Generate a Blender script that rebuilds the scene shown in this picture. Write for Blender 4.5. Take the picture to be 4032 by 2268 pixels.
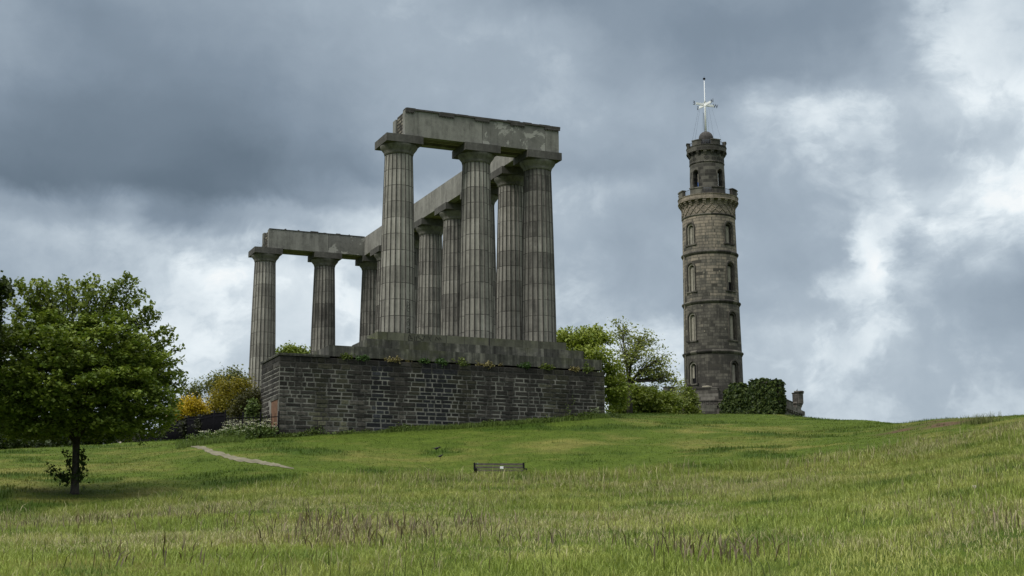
import bpy, bmesh, math, random
import numpy as np
from mathutils import Vector, Matrix

for o in list(bpy.data.objects):
    bpy.data.objects.remove(o)
scn = bpy.context.scene
COL = scn.collection
rng = np.random.default_rng(11)
random.seed(5)
R = math.radians

# ------------------------------------------------------------------ camera
CP = np.array([-30.7426, -67.4131, -10.9964])
YAW, PIT, ROL, F = 0.408641, 0.187370, -0.0049, 5517.70       # focal length in photo pixels
_f = np.array([math.sin(YAW)*math.cos(PIT), math.cos(YAW)*math.cos(PIT), math.sin(PIT)])
_r0 = np.array([math.cos(YAW), -math.sin(YAW), 0.0]); _u0 = np.cross(_r0, _f)
_r = math.cos(ROL)*_r0 + math.sin(ROL)*_u0
_u = -math.sin(ROL)*_r0 + math.cos(ROL)*_u0
cam = bpy.data.cameras.new('camera'); cam.sensor_width = 36; cam.lens = 36*F/4032
cam.clip_end = 12000; cam.clip_start = 0.1
co = bpy.data.objects.new('camera', cam); COL.objects.link(co)
co.matrix_world = Matrix(((_r[0], _u[0], -_f[0], CP[0]), (_r[1], _u[1], -_f[1], CP[1]), (_r[2], _u[2], -_f[2], CP[2]), (0, 0, 0, 1)))
scn.camera = co

def ray(px, py): return _f + _r*((px-2016)/F) - _u*((py-1134)/F)
def tanel(px, py):
    d = ray(px, py); return d[2]/math.hypot(d[0], d[1])
def azim(px, py=1850):
    d = ray(px, py); return math.atan2(d[0], d[1])
def at(px, py, dist):
    d = ray(px, py); return CP + d*(dist/math.hypot(d[0], d[1]))
def hit(px, py, ax, val):
    d = ray(px, py); return CP + d*((val-CP[ax])/d[ax])
def project(P):
    d = np.asarray(P)-CP; w = d@_f
    return 2016+F*(d@_r)/w, 1134-F*(d@_u)/w, w

# ------------------------------------------------------------------ light
scn.view_settings.view_transform = 'Standard'
scn.view_settings.look = 'None'
scn.view_settings.exposure = 0.0
scn.view_settings.gamma = 1.0
SUN_AZ, SUN_EL = R(-104), R(44)
sl = bpy.data.lights.new('sun', 'SUN'); sl.energy = 2.0; sl.angle = R(14); sl.color = (1.0, 0.95, 0.87)
so = bpy.data.objects.new('sun', sl); COL.objects.link(so)
_sd = Vector((math.sin(SUN_AZ)*math.cos(SUN_EL), math.cos(SUN_AZ)*math.cos(SUN_EL), math.sin(SUN_EL)))
so.rotation_euler = _sd.to_track_quat('Z', 'Y').to_euler(); so.location = (-40, -40, 60)
scn.cycles.max_bounces = 6; scn.cycles.diffuse_bounces = 3; scn.cycles.transmission_bounces = 2; scn.cycles.glossy_bounces = 2
scn.cycles.use_denoising = True

class NT:
    """small helper to write node trees"""
    def __init__(s, tree): s.t = tree; s.n = tree.nodes; s.l = tree.links
    def node(s, typ, **kw):
        n = s.n.new(typ)
        for k, v in kw.items(): setattr(n, k, v)
        return n
    def put(s, sock, v):
        if isinstance(v, bpy.types.NodeSocket): s.l.new(v, sock)
        elif v is not None: sock.default_value = v
    def m(s, op, a, b=None, c=None, clamp=False):
        n = s.node('ShaderNodeMath', operation=op, use_clamp=clamp); s.put(n.inputs[0], a)
        if b is not None: s.put(n.inputs[1], b)
        if c is not None: s.put(n.inputs[2], c)
        return n.outputs[0]
    def vm(s, op, a, b=None):
        n = s.node('ShaderNodeVectorMath', operation=op); s.put(n.inputs[0], a)
        if b is not None: s.put(n.inputs[1], b)
        return n.outputs[0]
    def xyz(s, x, y, z):
        n = s.node('ShaderNodeCombineXYZ')
        for i, v in enumerate((x, y, z)): s.put(n.inputs[i], v)
        return n.outputs[0]
    def sep(s, v):
        n = s.node('ShaderNodeSeparateXYZ'); s.put(n.inputs[0], v); return n.outputs
    def noise(s, vec, scale, detail=4, rough=0.55, dist=0.0, color=False):
        n = s.node('ShaderNodeTexNoise'); s.put(n.inputs['Vector'], vec); n.inputs['Scale'].default_value = scale
        n.inputs['Detail'].default_value = detail; n.inputs['Roughness'].default_value = rough; n.inputs['Distortion'].default_value = dist
        return n.outputs['Color' if color else 'Fac']
    def white(s, vec):
        n = s.node('ShaderNodeTexWhiteNoise', noise_dimensions='3D'); s.put(n.inputs['Vector'], vec); return n.outputs['Value']
    def rng(s, v, a, b, c=0.0, d=1.0, smooth=True):
        n = s.node('ShaderNodeMapRange', interpolation_type='SMOOTHSTEP' if smooth else 'LINEAR', clamp=True); s.put(n.inputs[0], v)
        for i, q in enumerate((a, b, c, d)): s.put(n.inputs[i+1], q)
        return n.outputs[0]
    def mix(s, fac, a, b, blend='MIX'):
        n = s.node('ShaderNodeMix', data_type='RGBA', blend_type=blend); s.put(n.inputs[0], fac)
        for i, v in ((6, a), (7, b)):
            if isinstance(v, tuple) and len(v) == 3: v = (*v, 1)
            s.put(n.inputs[i], v)
        return n.outputs[2]
    def ramp(s, fac, stops, interp='LINEAR'):
        n = s.node('ShaderNodeValToRGB'); s.put(n.inputs[0], fac); cr = n.color_ramp; cr.interpolation = interp
        while len(cr.elements) > 1: cr.elements.remove(cr.elements[-1])
        for i, (p, c) in enumerate(stops):
            if not isinstance(c, tuple): c = (c, c, c)
            e = cr.elements[0] if i == 0 else cr.elements.new(p)
            e.position = p; e.color = (*c, 1)
        return n.outputs[0]

def lin(c): return ((c/255+0.055)/1.055)**2.4 if c > 10 else c/255/12.92

# ------------------------------------------------------------------ sky: thin clear sky behind broken storm cloud
world = bpy.data.worlds.new('World'); scn.world = world; world.use_nodes = True
W = NT(world.node_tree); W.n.clear()
sky = W.node('ShaderNodeTexSky', sky_type='NISHITA', sun_disc=False, sun_elevation=SUN_EL, sun_rotation=SUN_AZ)
gen = W.node('ShaderNodeTexCoord').outputs['Generated']
dx, dy, dz = W.sep(gen)
azn = W.m('MULTIPLY', W.m('ARCTAN2', dx, dy), 57.29578)
eln = W.m('MULTIPLY', W.m('ARCSINE', dz), 57.29578)
SKY_X = [0, 100, 200, 300, 400, 500, 600, 800, 1000, 1200, 1400, 1600, 1800, 2000, 2100, 2200, 2300, 2400, 2500, 2600]
SKY = {   # brightness of the cloud cover by height above the horizon (rows) and compass direction (columns)
 0:   [150,154,158,158,158,158,160,172,178,166,147,148,156,153,150,146,165,206,196,172],
 100: [160,150,141,146,150,152,155,165,178,178,172,150,141,145,148,150,165,192,198,200],
 200: [158,150,145,141,140,142,145,158,172,172,180,160,148,152,160,163,182,215,205,200],
 300: [140,134,130,130,130,130,132,150,165,170,178,172,168,196,206,200,205,222,225,225],
 400: [127,126,126,127,125,121,118,136,155,160,162,160,170,188,200,188,196,196,208,222],
 470: [118,120,124,122,117,115,121,150,178,180,190,178,163,174,192,196,196,212,222,232],
 540: [158,160,150,166,140,138,156,180,204,192,197,170,163,168,176,194,218,226,230,240],
 620: [182,184,186,184,180,184,196,204,205,196,185,166,176,170,176,222,184,214,206,206],
 690: [174,176,180,184,192,220,238,230,208,200,186,168,176,166,180,240,190,186,190,172],
 780: [176,176,178,182,190,204,222,232,212,205,196,176,166,186,204,206,182,168,162,158],
 860: [186,188,190,196,202,212,222,226,208,204,200,206,198,214,192,212,186,178,164,162],
 950: [196,196,198,200,202,206,210,212,208,206,205,208,206,206,202,200,192,186,184,182],
 1060:[208,208,208,210,212,212,212,210,206,204,202,200,192,190,190,192,192,192,190,190]}
w1 = W.noise(W.vm('MULTIPLY', gen, (1.0, 1.0, 1.5)), 7.0, 5, 0.6, 0.3, True)
w2 = W.noise(gen, 26.0, 6, 0.62, 0.5, True)
wa, wb, _ = W.sep(W.vm('SUBTRACT', w1, (0.5, 0.5, 0.5)))
wc, wd, we = W.sep(W.vm('SUBTRACT', w2, (0.5, 0.5, 0.5)))
azw = W.m('ADD', azn, W.m('ADD', W.m('MULTIPLY', wa, 5.0), W.m('MULTIPLY', wc, 2.0)))
elw = W.m('ADD', eln, W.m('ADD', W.m('MULTIPLY', wb, 2.6), W.m('MULTIPLY', wd, 1.4)))
A0, A1 = math.degrees(YAW)-22.5, math.degrees(YAW)+22.5
azf = W.m('DIVIDE', W.m('SUBTRACT', azw, A0), A1-A0, clamp=True)
def sky_az(x): return (math.degrees(YAW)+math.degrees(math.atan((x-1288)*1.5652/F/0.975))-A0)/(A1-A0)
def sky_el(y): return math.degrees(PIT)+math.degrees(math.atan((724.5-y)*1.5652/F))
rows = sorted(SKY.items(), key=lambda kv: -kv[0])
val = None; prev = None
for y, vals in rows:
    c = W.ramp(azf, [(sky_az(x), v/255) for x, v in zip(SKY_X, vals)], 'EASE')
    e = sky_el(y)
    if val is None: val = c
    else: val = W.mix(W.rng(elw, prev, e), val, c)
    prev = e
val = W.sep(val)[0]
# away from the mapped bank of cloud: plain broken overcast
far = W.rng(W.m('ABSOLUTE', W.m('SUBTRACT', azn, math.degrees(YAW))), 19, 30)
far = W.m('MAXIMUM', far, W.rng(eln, 24, 34))
plain = W.m('ADD', 0.30, W.m('MULTIPLY', W.noise(W.vm('MULTIPLY', gen, (1, 1, 2.0)), 2.6, 6, 0.6, 0.4), 0.75))
val = W.m('ADD', W.m('MULTIPLY', val, W.m('SUBTRACT', 1.0, far)), W.m('MULTIPLY', plain, far))
fine = W.m('ADD', W.m('MULTIPLY', we, 0.10), W.m('MULTIPLY', W.m('SUBTRACT', W.noise(gen, 60, 5, 0.6), 0.5), 0.05))
val = W.m('ADD', val, W.m('MULTIPLY', fine, W.rng(val, 0.5, 0.8, 0.12, 1.0)))
bil = W.noise(W.vm('ADD', W.vm('MULTIPLY', gen, (1.0, 1.0, 1.45)), W.vm('MULTIPLY', W.vm('SUBTRACT', w1, (0.5, 0.5, 0.5)), (0.10, 0.10, 0.10))), 14.0, 9, 0.58, 0.15)
bil = W.m('SUBTRACT', W.m('ADD', W.m('MULTIPLY', W.rng(bil, 0.41, 0.60), 0.7), W.m('MULTIPLY', bil, 0.6)), 0.65)
val = W.m('ADD', val, W.m('MULTIPLY', W.m('MULTIPLY', bil, 0.14), W.rng(val, 0.65, 0.80, 0.04, 1.0)))
def skc(g, dr, db): return (lin(g+dr), lin(g), lin(g+db))
cloud = W.ramp(val, [(90/255, skc(90, -15, 13)), (118/255, skc(117, -15, 14)), (145/255, skc(145, -15, 15)), (175/255, skc(177, -14, 13)),
                     (205/255, skc(213, -12, 9)), (232/255, skc(242, -9, 5)), (1.0, (0.98, 1.0, 1.0))])
boost = W.m('MULTIPLY', W.m('ADD', 1.0, W.m('MULTIPLY', W.rng(eln, 24, 58), 3.4)), 10.0)   # overcast sky is brightest overhead
cloud = W.vm('MULTIPLY', cloud, W.xyz(boost, boost, boost))
cloud = W.mix(W.m('MULTIPLY', W.rng(eln, 24, 40), 0.9), cloud, W.vm('MULTIPLY', W.xyz(W.sep(cloud)[1], W.sep(cloud)[1], W.sep(cloud)[1]), (1.03, 1.0, 0.93)))
skyc = W.mix(0.97, sky.outputs[0], cloud)
bg = W.node('ShaderNodeBackground'); W.put(bg.inputs[0], skyc); bg.inputs[1].default_value = 0.1
wo = W.node('ShaderNodeOutputWorld'); W.l.new(bg.outputs[0], wo.inputs[0])

# ------------------------------------------------------------------ materials
def new_mat(name):
    m = bpy.data.materials.new(name); m.use_nodes = True
    t = NT(m.node_tree); b = t.n['Principled BSDF']; b.inputs['Specular IOR Level'].default_value = 0.25
    return m, t, b
def plain_mat(name, col, rough=0.7, metal=0.0, var=0.15, scale=6.0):
    m, t, b = new_mat(name)
    oc = t.node('ShaderNodeTexCoord').outputs['Object']
    n = t.noise(oc, scale, 5)
    t.put(b.inputs['Base Color'], t.mix(t.rng(n, 0.3, 0.7), tuple(c*(1-var) for c in col), tuple(min(1, c*(1+var)) for c in col)))
    b.inputs['Roughness'].default_value = rough; b.inputs['Metallic'].default_value = metal
    return m
def attr_mat(name, trans=0.25, rough=0.6):
    """base colour from the 'col' attribute, some light passing through (leaves, blades)"""
    m, t, b = new_mat(name)
    a = t.node('ShaderNodeAttribute', attribute_name='col').outputs['Color']
    t.put(b.inputs['Base Color'], a); b.inputs['Roughness'].default_value = rough; b.inputs['Specular IOR Level'].default_value = 0.2
    tr = t.node('ShaderNodeBsdfTranslucent'); t.put(tr.inputs[0], t.mix(1.0, a, (1.0, 1.0, 0.55), 'MULTIPLY'))
    mx = t.node('ShaderNodeMixShader'); mx.inputs[0].default_value = trans
    t.l.new(b.outputs[0], mx.inputs[1]); t.l.new(tr.outputs[0], mx.inputs[2])
    t.l.new(mx.outputs[0], t.n['Material Output'].inputs[0])
    return m

def stone_mat(name, dark, mid, light, h=0.5, ln=1.2, jw=0.012, jcol=(0.03, 0.03, 0.028), tint=0.35, cyl=None, streak=0.5, bump=0.4,
              moss=0.0, peel=None, jdark=1.0, hgrad=None, soot=0.0, blocks=0.0, grain=5.0):
    m, t, b = new_mat(name)
    oc = t.node('ShaderNodeTexCoord').outputs['Object']
    x, y, z = t.sep(oc)
    if cyl: u = t.m('MULTIPLY', t.m('ARCTAN2', y, x), cyl)
    else:
        nx, ny, nz = t.sep(t.node('ShaderNodeNewGeometry').outputs['Normal'])
        k = t.m('GREATER_THAN', t.m('ABSOLUTE', ny), 0.6)
        u = t.m('ADD', t.m('MULTIPLY', x, k), t.m('MULTIPLY', y, t.m('SUBTRACT', 1.0, k)))
    vz = t.m('ADD', t.m('DIVIDE', z, h), 40.0)
    row = t.m('FLOOR', vz)
    rr = t.white(t.xyz(row, 3.3, 0.7))
    uu = t.m('ADD', t.m('DIVIDE', u, ln), t.m('MULTIPLY', rr, 9.0))
    uu = t.m('ADD', uu, t.m('MULTIPLY', t.m('SINE', t.m('MULTIPLY', uu, t.m('ADD', 1.7, rr))), 0.28))
    cell = t.m('FLOOR', uu)
    tn = t.white(t.xyz(cell, row, 1.5))
    fu = t.m('FRACT', uu); fv = t.m('FRACT', vz)
    eu = t.m('MULTIPLY', t.m('MINIMUM', fu, t.m('SUBTRACT', 1.0, fu)), ln)
    ev = t.m('MULTIPLY', t.m('MINIMUM', fv, t.m('SUBTRACT', 1.0, fv)), h)
    edge = t.m('MINIMUM', eu, ev)
    n1 = t.noise(oc, 0.9, 6, 0.6); n2 = t.noise(oc, grain, 6, 0.65); n3 = t.noise(oc, grain*6, 4, 0.7)
    st = t.noise(t.vm('MULTIPLY', oc, (3.0, 3.0, 0.22)), 1.3, 5, 0.6)
    f = t.m('ADD', t.m('MULTIPLY', n1, 0.45), t.m('ADD', t.m('MULTIPLY', n2, 0.35), t.m('MULTIPLY', st, streak*0.6)))
    f = t.m('ADD', f, t.m('MULTIPLY', t.m('SUBTRACT', tn, 0.5), tint))
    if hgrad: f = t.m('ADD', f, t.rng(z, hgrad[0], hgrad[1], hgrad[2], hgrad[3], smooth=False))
    off = 0.3*streak
    c = t.ramp(f, [(0.22+off, dark), (0.42+off, mid), (0.70+off, light)])
    if blocks:
        c = t.mix(t.rng(tn, 1-blocks, 1-blocks+0.01), c, tuple(q*0.45 for q in mid))
    if soot: c = t.mix(t.m('MULTIPLY', t.rng(t.noise(t.vm('MULTIPLY', oc, (1.6, 1.6, 0.5)), 0.8, 5, 0.6), 0.48, 0.66), soot), c, (0.035, 0.034, 0.032))
    if moss: c = t.mix(t.m('MULTIPLY', t.rng(t.noise(oc, 0.6, 5, 0.6), 0.5, 0.68), moss), c, (0.075, 0.085, 0.03))
    if peel:
        p = t.rng(t.noise(t.vm('ADD', oc, peel), 0.8, 8, 0.70, 0.5), 0.525, 0.54)
        c = t.mix(t.m('MULTIPLY', p, 0.8), c, (0.37, 0.37, 0.34))
    c = t.mix(t.rng(n3, 0.25, 0.75, 0.0, 0.35), c, t.mix(1.0, c, (0.55, 0.55, 0.55), 'MULTIPLY'))
    j = t.m('MULTIPLY', t.m('SUBTRACT', 1.0, t.rng(edge, jw*0.5, jw)), jdark)
    c = t.mix(j, c, jcol)
    t.put(b.inputs['Base Color'], c); b.inputs['Roughness'].default_value = 0.9
    bp = t.node('ShaderNodeBump'); bp.inputs['Strength'].default_value = bump; bp.inputs['Distance'].default_value = 0.03
    t.put(bp.inputs['Height'], t.m('SUBTRACT', t.m('ADD', n2, t.m('MULTIPLY', n3, 0.5)), j)); t.l.new(bp.outputs[0], b.inputs['Normal'])
    return m

M = {}
M['column'] = None
def column_mat():
    m, t, b = new_mat('fluted sandstone')
    tc = t.node('ShaderNodeTexCoord'); oi = t.node('ShaderNodeObjectInfo'); rd = oi.outputs['Random']
    oc = t.vm('ADD', tc.outputs['Object'], t.xyz(t.m('MULTIPLY', rd, 37.0), t.m('MULTIPLY', rd, 11.0), 0.0))
    x, y, z = t.sep(tc.outputs['Object'])
    flute = t.m('FLOOR', t.m('ADD', t.m('MULTIPLY', t.m('ARCTAN2', y, x), 20/(2*math.pi)), 0.5))
    half = t.m('GREATER_THAN', t.white(t.xyz(t.m('FLOOR', t.m('DIVIDE', flute, 5)), rd, 2.2)), 0.5)     # drums were built of part-stones of differing height
    zz = t.m('ADD', t.m('DIVIDE', z, 0.86), t.m('ADD', t.m('MULTIPLY', rd, 3.0), t.m('MULTIPLY', half, 0.06)))
    drum = t.m('FLOOR', zz); fz = t.m('FRACT', zz)
    tn = t.white(t.xyz(drum, t.m('MULTIPLY', rd, 91.0), t.m('FLOOR', t.m('DIVIDE', flute, 4))))
    tn2 = t.white(t.xyz(drum, t.m('MULTIPLY', rd, 31.0), 4.0))
    n1 = t.noise(oc, 1.2, 6, 0.62); n2 = t.noise(oc, 7, 6, 0.65); st = t.noise(t.vm('MULTIPLY', oc, (5, 5, 0.3)), 1.4, 5, 0.62)
    f = t.m('ADD', t.m('MULTIPLY', n1, 0.4), t.m('ADD', t.m('MULTIPLY', n2, 0.25), t.m('MULTIPLY', st, 0.55)))
    f = t.m('ADD', f, t.m('ADD', t.m('MULTIPLY', t.m('SUBTRACT', tn, 0.5), 0.14), t.m('MULTIPLY', t.m('SUBTRACT', tn2, 0.5), 0.15)))
    f = t.m('ADD', f, t.m('MULTIPLY', t.m('SUBTRACT', rd, 0.5), 0.16))
    c = t.ramp(f, [(0.38, (0.06, 0.058, 0.053)), (0.53, (0.155, 0.15, 0.136)), (0.68, (0.245, 0.238, 0.213)), (0.85, (0.35, 0.341, 0.308))])
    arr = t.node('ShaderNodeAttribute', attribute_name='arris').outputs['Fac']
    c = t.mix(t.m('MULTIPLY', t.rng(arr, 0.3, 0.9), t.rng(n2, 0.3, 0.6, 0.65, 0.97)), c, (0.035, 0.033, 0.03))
    jd = t.m('MINIMUM', fz, t.m('SUBTRACT', 1.0, fz))
    c = t.mix(t.m('MULTIPLY', t.m('SUBTRACT', 1.0, t.rng(jd, 0.012, 0.03)), t.rng(t.noise(oc, 2.5, 3), 0.35, 0.6, 0.3, 0.95)), c, (0.04, 0.037, 0.033))
    t.put(b.inputs['Base Color'], c); b.inputs['Roughness'].default_value = 0.9
    bp = t.node('ShaderNodeBump'); bp.inputs['Strength'].default_value = 0.35; bp.inputs['Distance'].default_value = 0.03
    t.put(bp.inputs['Height'], n2); t.l.new(bp.outputs[0], b.inputs['Normal'])
    return m
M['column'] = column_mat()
M['capital'] = stone_mat('sooty capital stone', (0.07, 0.068, 0.06), (0.18, 0.174, 0.154), (0.31, 0.302, 0.268), h=3, ln=9, soot=0.35, streak=0.7)
M['abacus'] = stone_mat('sooty abacus stone', (0.045, 0.044, 0.042), (0.10, 0.098, 0.09), (0.19, 0.186, 0.168), h=3, ln=9, soot=0.5)
M['beam'] = stone_mat('architrave stone', (0.10, 0.10, 0.092), (0.22, 0.22, 0.20), (0.31, 0.308, 0.285), h=9, ln=50, streak=0.9, soot=0.3)
M['beam_peel'] = stone_mat('peeling architrave stone', (0.085, 0.085, 0.079), (0.17, 0.17, 0.157), (0.24, 0.238, 0.22), h=9, ln=50, peel=(3.1, 0, 1.5), streak=0.6, soot=0.2)
M['beam_inner_lit'] = stone_mat('side-lit inner architrave stone', (0.16, 0.158, 0.145), (0.27, 0.266, 0.245), (0.36, 0.355, 0.33), h=9, ln=50, streak=0.7)  # paler copy of the beam stone, with the left-hand light put into it
M['band'] = stone_mat('dark band stone', (0.03, 0.029, 0.028), (0.065, 0.062, 0.058), (0.12, 0.118, 0.11), h=9, ln=50)
M['rubble'] = stone_mat('rubble core', (0.06, 0.055, 0.045), (0.17, 0.155, 0.12), (0.30, 0.28, 0.22), h=0.19, ln=0.35, jw=0.05, tint=0.5, bump=1.0)
M['step'] = stone_mat('weathered step stone', (0.028, 0.029, 0.025), (0.075, 0.076, 0.066), (0.21, 0.208, 0.175), h=30, ln=1.5, jw=0.025, jcol=(0.02, 0.02, 0.018), tint=0.11, jdark=0.6, streak=1.3, moss=0.4, soot=0.6)
M['step_green'] = stone_mat('mossy step stone', (0.05, 0.052, 0.038), (0.105, 0.108, 0.082), (0.18, 0.185, 0.13), h=30, ln=1.5, jw=0.02, tint=0.2, streak=0.8, moss=0.6)
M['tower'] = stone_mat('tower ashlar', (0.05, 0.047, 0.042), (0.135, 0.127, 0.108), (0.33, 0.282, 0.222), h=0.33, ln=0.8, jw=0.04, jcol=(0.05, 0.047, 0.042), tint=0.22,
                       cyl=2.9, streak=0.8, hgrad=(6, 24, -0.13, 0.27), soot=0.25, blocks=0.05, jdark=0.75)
M['tower_tan'] = stone_mat('pale upper ashlar', (0.13, 0.115, 0.09), (0.26, 0.222, 0.178), (0.38, 0.325, 0.26), h=0.40, ln=0.95, jw=0.03, jcol=(0.09, 0.08, 0.065), tint=0.25,
                           cyl=2.9, streak=0.7, blocks=0.05, jdark=0.5)
M['turret'] = stone_mat('dark turret ashlar', (0.04, 0.038, 0.034), (0.085, 0.082, 0.072), (0.15, 0.143, 0.122), h=0.36, ln=0.8, jw=0.025, jcol=(0.13, 0.125, 0.11), tint=0.4, cyl=1.85, streak=0.4, jdark=0.35)
M['tower_trim'] = stone_mat('shadow-darkened tower trim stone', (0.028, 0.026, 0.024), (0.075, 0.07, 0.062), (0.17, 0.16, 0.135), h=9, ln=1.1, cyl=3.0, tint=0.45, streak=0.9, soot=0.35)  # darkened to carry the black shadows of the tower mouldings
M['castle'] = stone_mat('castellated wall stone', (0.06, 0.055, 0.05), (0.13, 0.12, 0.106), (0.24, 0.225, 0.20), h=0.33, ln=0.8, tint=0.4, streak=0.8, soot=0.3)
M['hood'] = plain_mat('shadow-darkened window surround stone', (0.065, 0.06, 0.052), 0.9, var=0.35, scale=3)  # dark tone includes the shadow of the window hoods
M['board'] = plain_mat('weathered window board', (0.29, 0.275, 0.23), 0.8, var=0.2, scale=2)
M['black'] = plain_mat('dark opening', (0.008, 0.008, 0.009), 0.5)
M['white'] = plain_mat('white paint', (0.8, 0.82, 0.84), 0.5, var=0.06)
M['blue'] = plain_mat('blue paint', (0.03, 0.10, 0.32), 0.5)
M['iron'] = plain_mat('black iron', (0.007, 0.007, 0.009), 0.75, 0.0)
M['iron'].node_tree.nodes['Principled BSDF'].inputs['Specular IOR Level'].default_value = 0.03
M['steel'] = plain_mat('blue grey painted metal', (0.07, 0.085, 0.11), 0.5, 0.0)
M['dome'] = plain_mat('lead dome', (0.055, 0.052, 0.05), 0.7, var=0.3)
M['pipe'] = plain_mat('stone coloured pipe', (0.26, 0.24, 0.19), 0.8)
M['brown'] = plain_mat('faded brown door', (0.15, 0.085, 0.055), 0.8, var=0.2)
M['graffiti'] = plain_mat('black graffiti paint', (0.02, 0.02, 0.018), 0.7)
M['letter_dark'] = plain_mat('dark inscription lettering', (0.03, 0.029, 0.026), 0.9)  # even dark colour of the date letters
M['wood'] = plain_mat('grey weathered bench slat', (0.10, 0.09, 0.078), 0.8, var=0.3, scale=9)
M['bark'] = stone_mat('bark', (0.03, 0.026, 0.022), (0.075, 0.066, 0.055), (0.14, 0.125, 0.105), h=50, ln=90, streak=0.6, bump=0.8, grain=14)
M['leaf'] = attr_mat('leaf', 0.30, 0.5)
M['blade'] = attr_mat('grass blade', 0.22, 0.6)
M['bird'] = plain_mat('black feather', (0.012, 0.012, 0.014), 0.45)
M['gull'] = plain_mat('grey feather', (0.10, 0.10, 0.10), 0.7)
M['glass'] = plain_mat('window glass', (0.25, 0.29, 0.33), 0.2)
M['litter'] = plain_mat('pale scrap', (0.5, 0.46, 0.38), 0.7)
M['teal'] = plain_mat('teal scrap', (0.22, 0.5, 0.42), 0.6)
m, t, b = new_mat('podium stone')
_a = t.node('ShaderNodeAttribute', attribute_name='col').outputs['Color']
_oc = t.node('ShaderNodeTexCoord').outputs['Object']
_n = t.noise(_oc, 8, 6, 0.65); _n2 = t.noise(_oc, 40, 4, 0.7)
_c = t.mix(t.rng(_n, 0.3, 0.75), t.mix(1.0, _a, (0.6, 0.6, 0.6), 'MULTIPLY'), t.mix(1.0, _a, (1.6, 1.55, 1.45), 'MULTIPLY'))
t.put(b.inputs['Base Color'], t.mix(t.rng(_n2, 0.3, 0.7, 0, 0.4), _c, t.mix(1.0, _a, (0.5, 0.5, 0.5), 'MULTIPLY')))
b.inputs['Roughness'].default_value = 0.85
_bp = t.node('ShaderNodeBump'); _bp.inputs['Strength'].default_value = 0.7; _bp.inputs['Distance'].default_value = 0.03
t.put(_bp.inputs['Height'], t.m('ADD', _n, t.m('MULTIPLY', _n2, 0.4))); t.l.new(_bp.outputs[0], b.inputs['Normal'])
M['podium'] = m
m, t, b = new_mat('podium mortar')
_oc = t.node('ShaderNodeTexCoord').outputs['Object']
_x, _y, _z = t.sep(_oc)
_k = t.rng(t.noise(t.vm('MULTIPLY', _oc, (1.5, 1.5, 0.22)), 0.8, 6, 0.65), 0.40, 0.56)
_k = t.m('MULTIPLY', _k, t.rng(_z, -0.65, -0.40, 1.0, 0.0))
t.put(b.inputs['Base Color'], t.mix(_k, (0.05, 0.048, 0.045), t.mix(t.noise(_oc, 3, 5), (0.12, 0.118, 0.105), (0.29, 0.282, 0.258))))
b.inputs['Roughness'].default_value = 0.95
M['mortar'] = m

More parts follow.
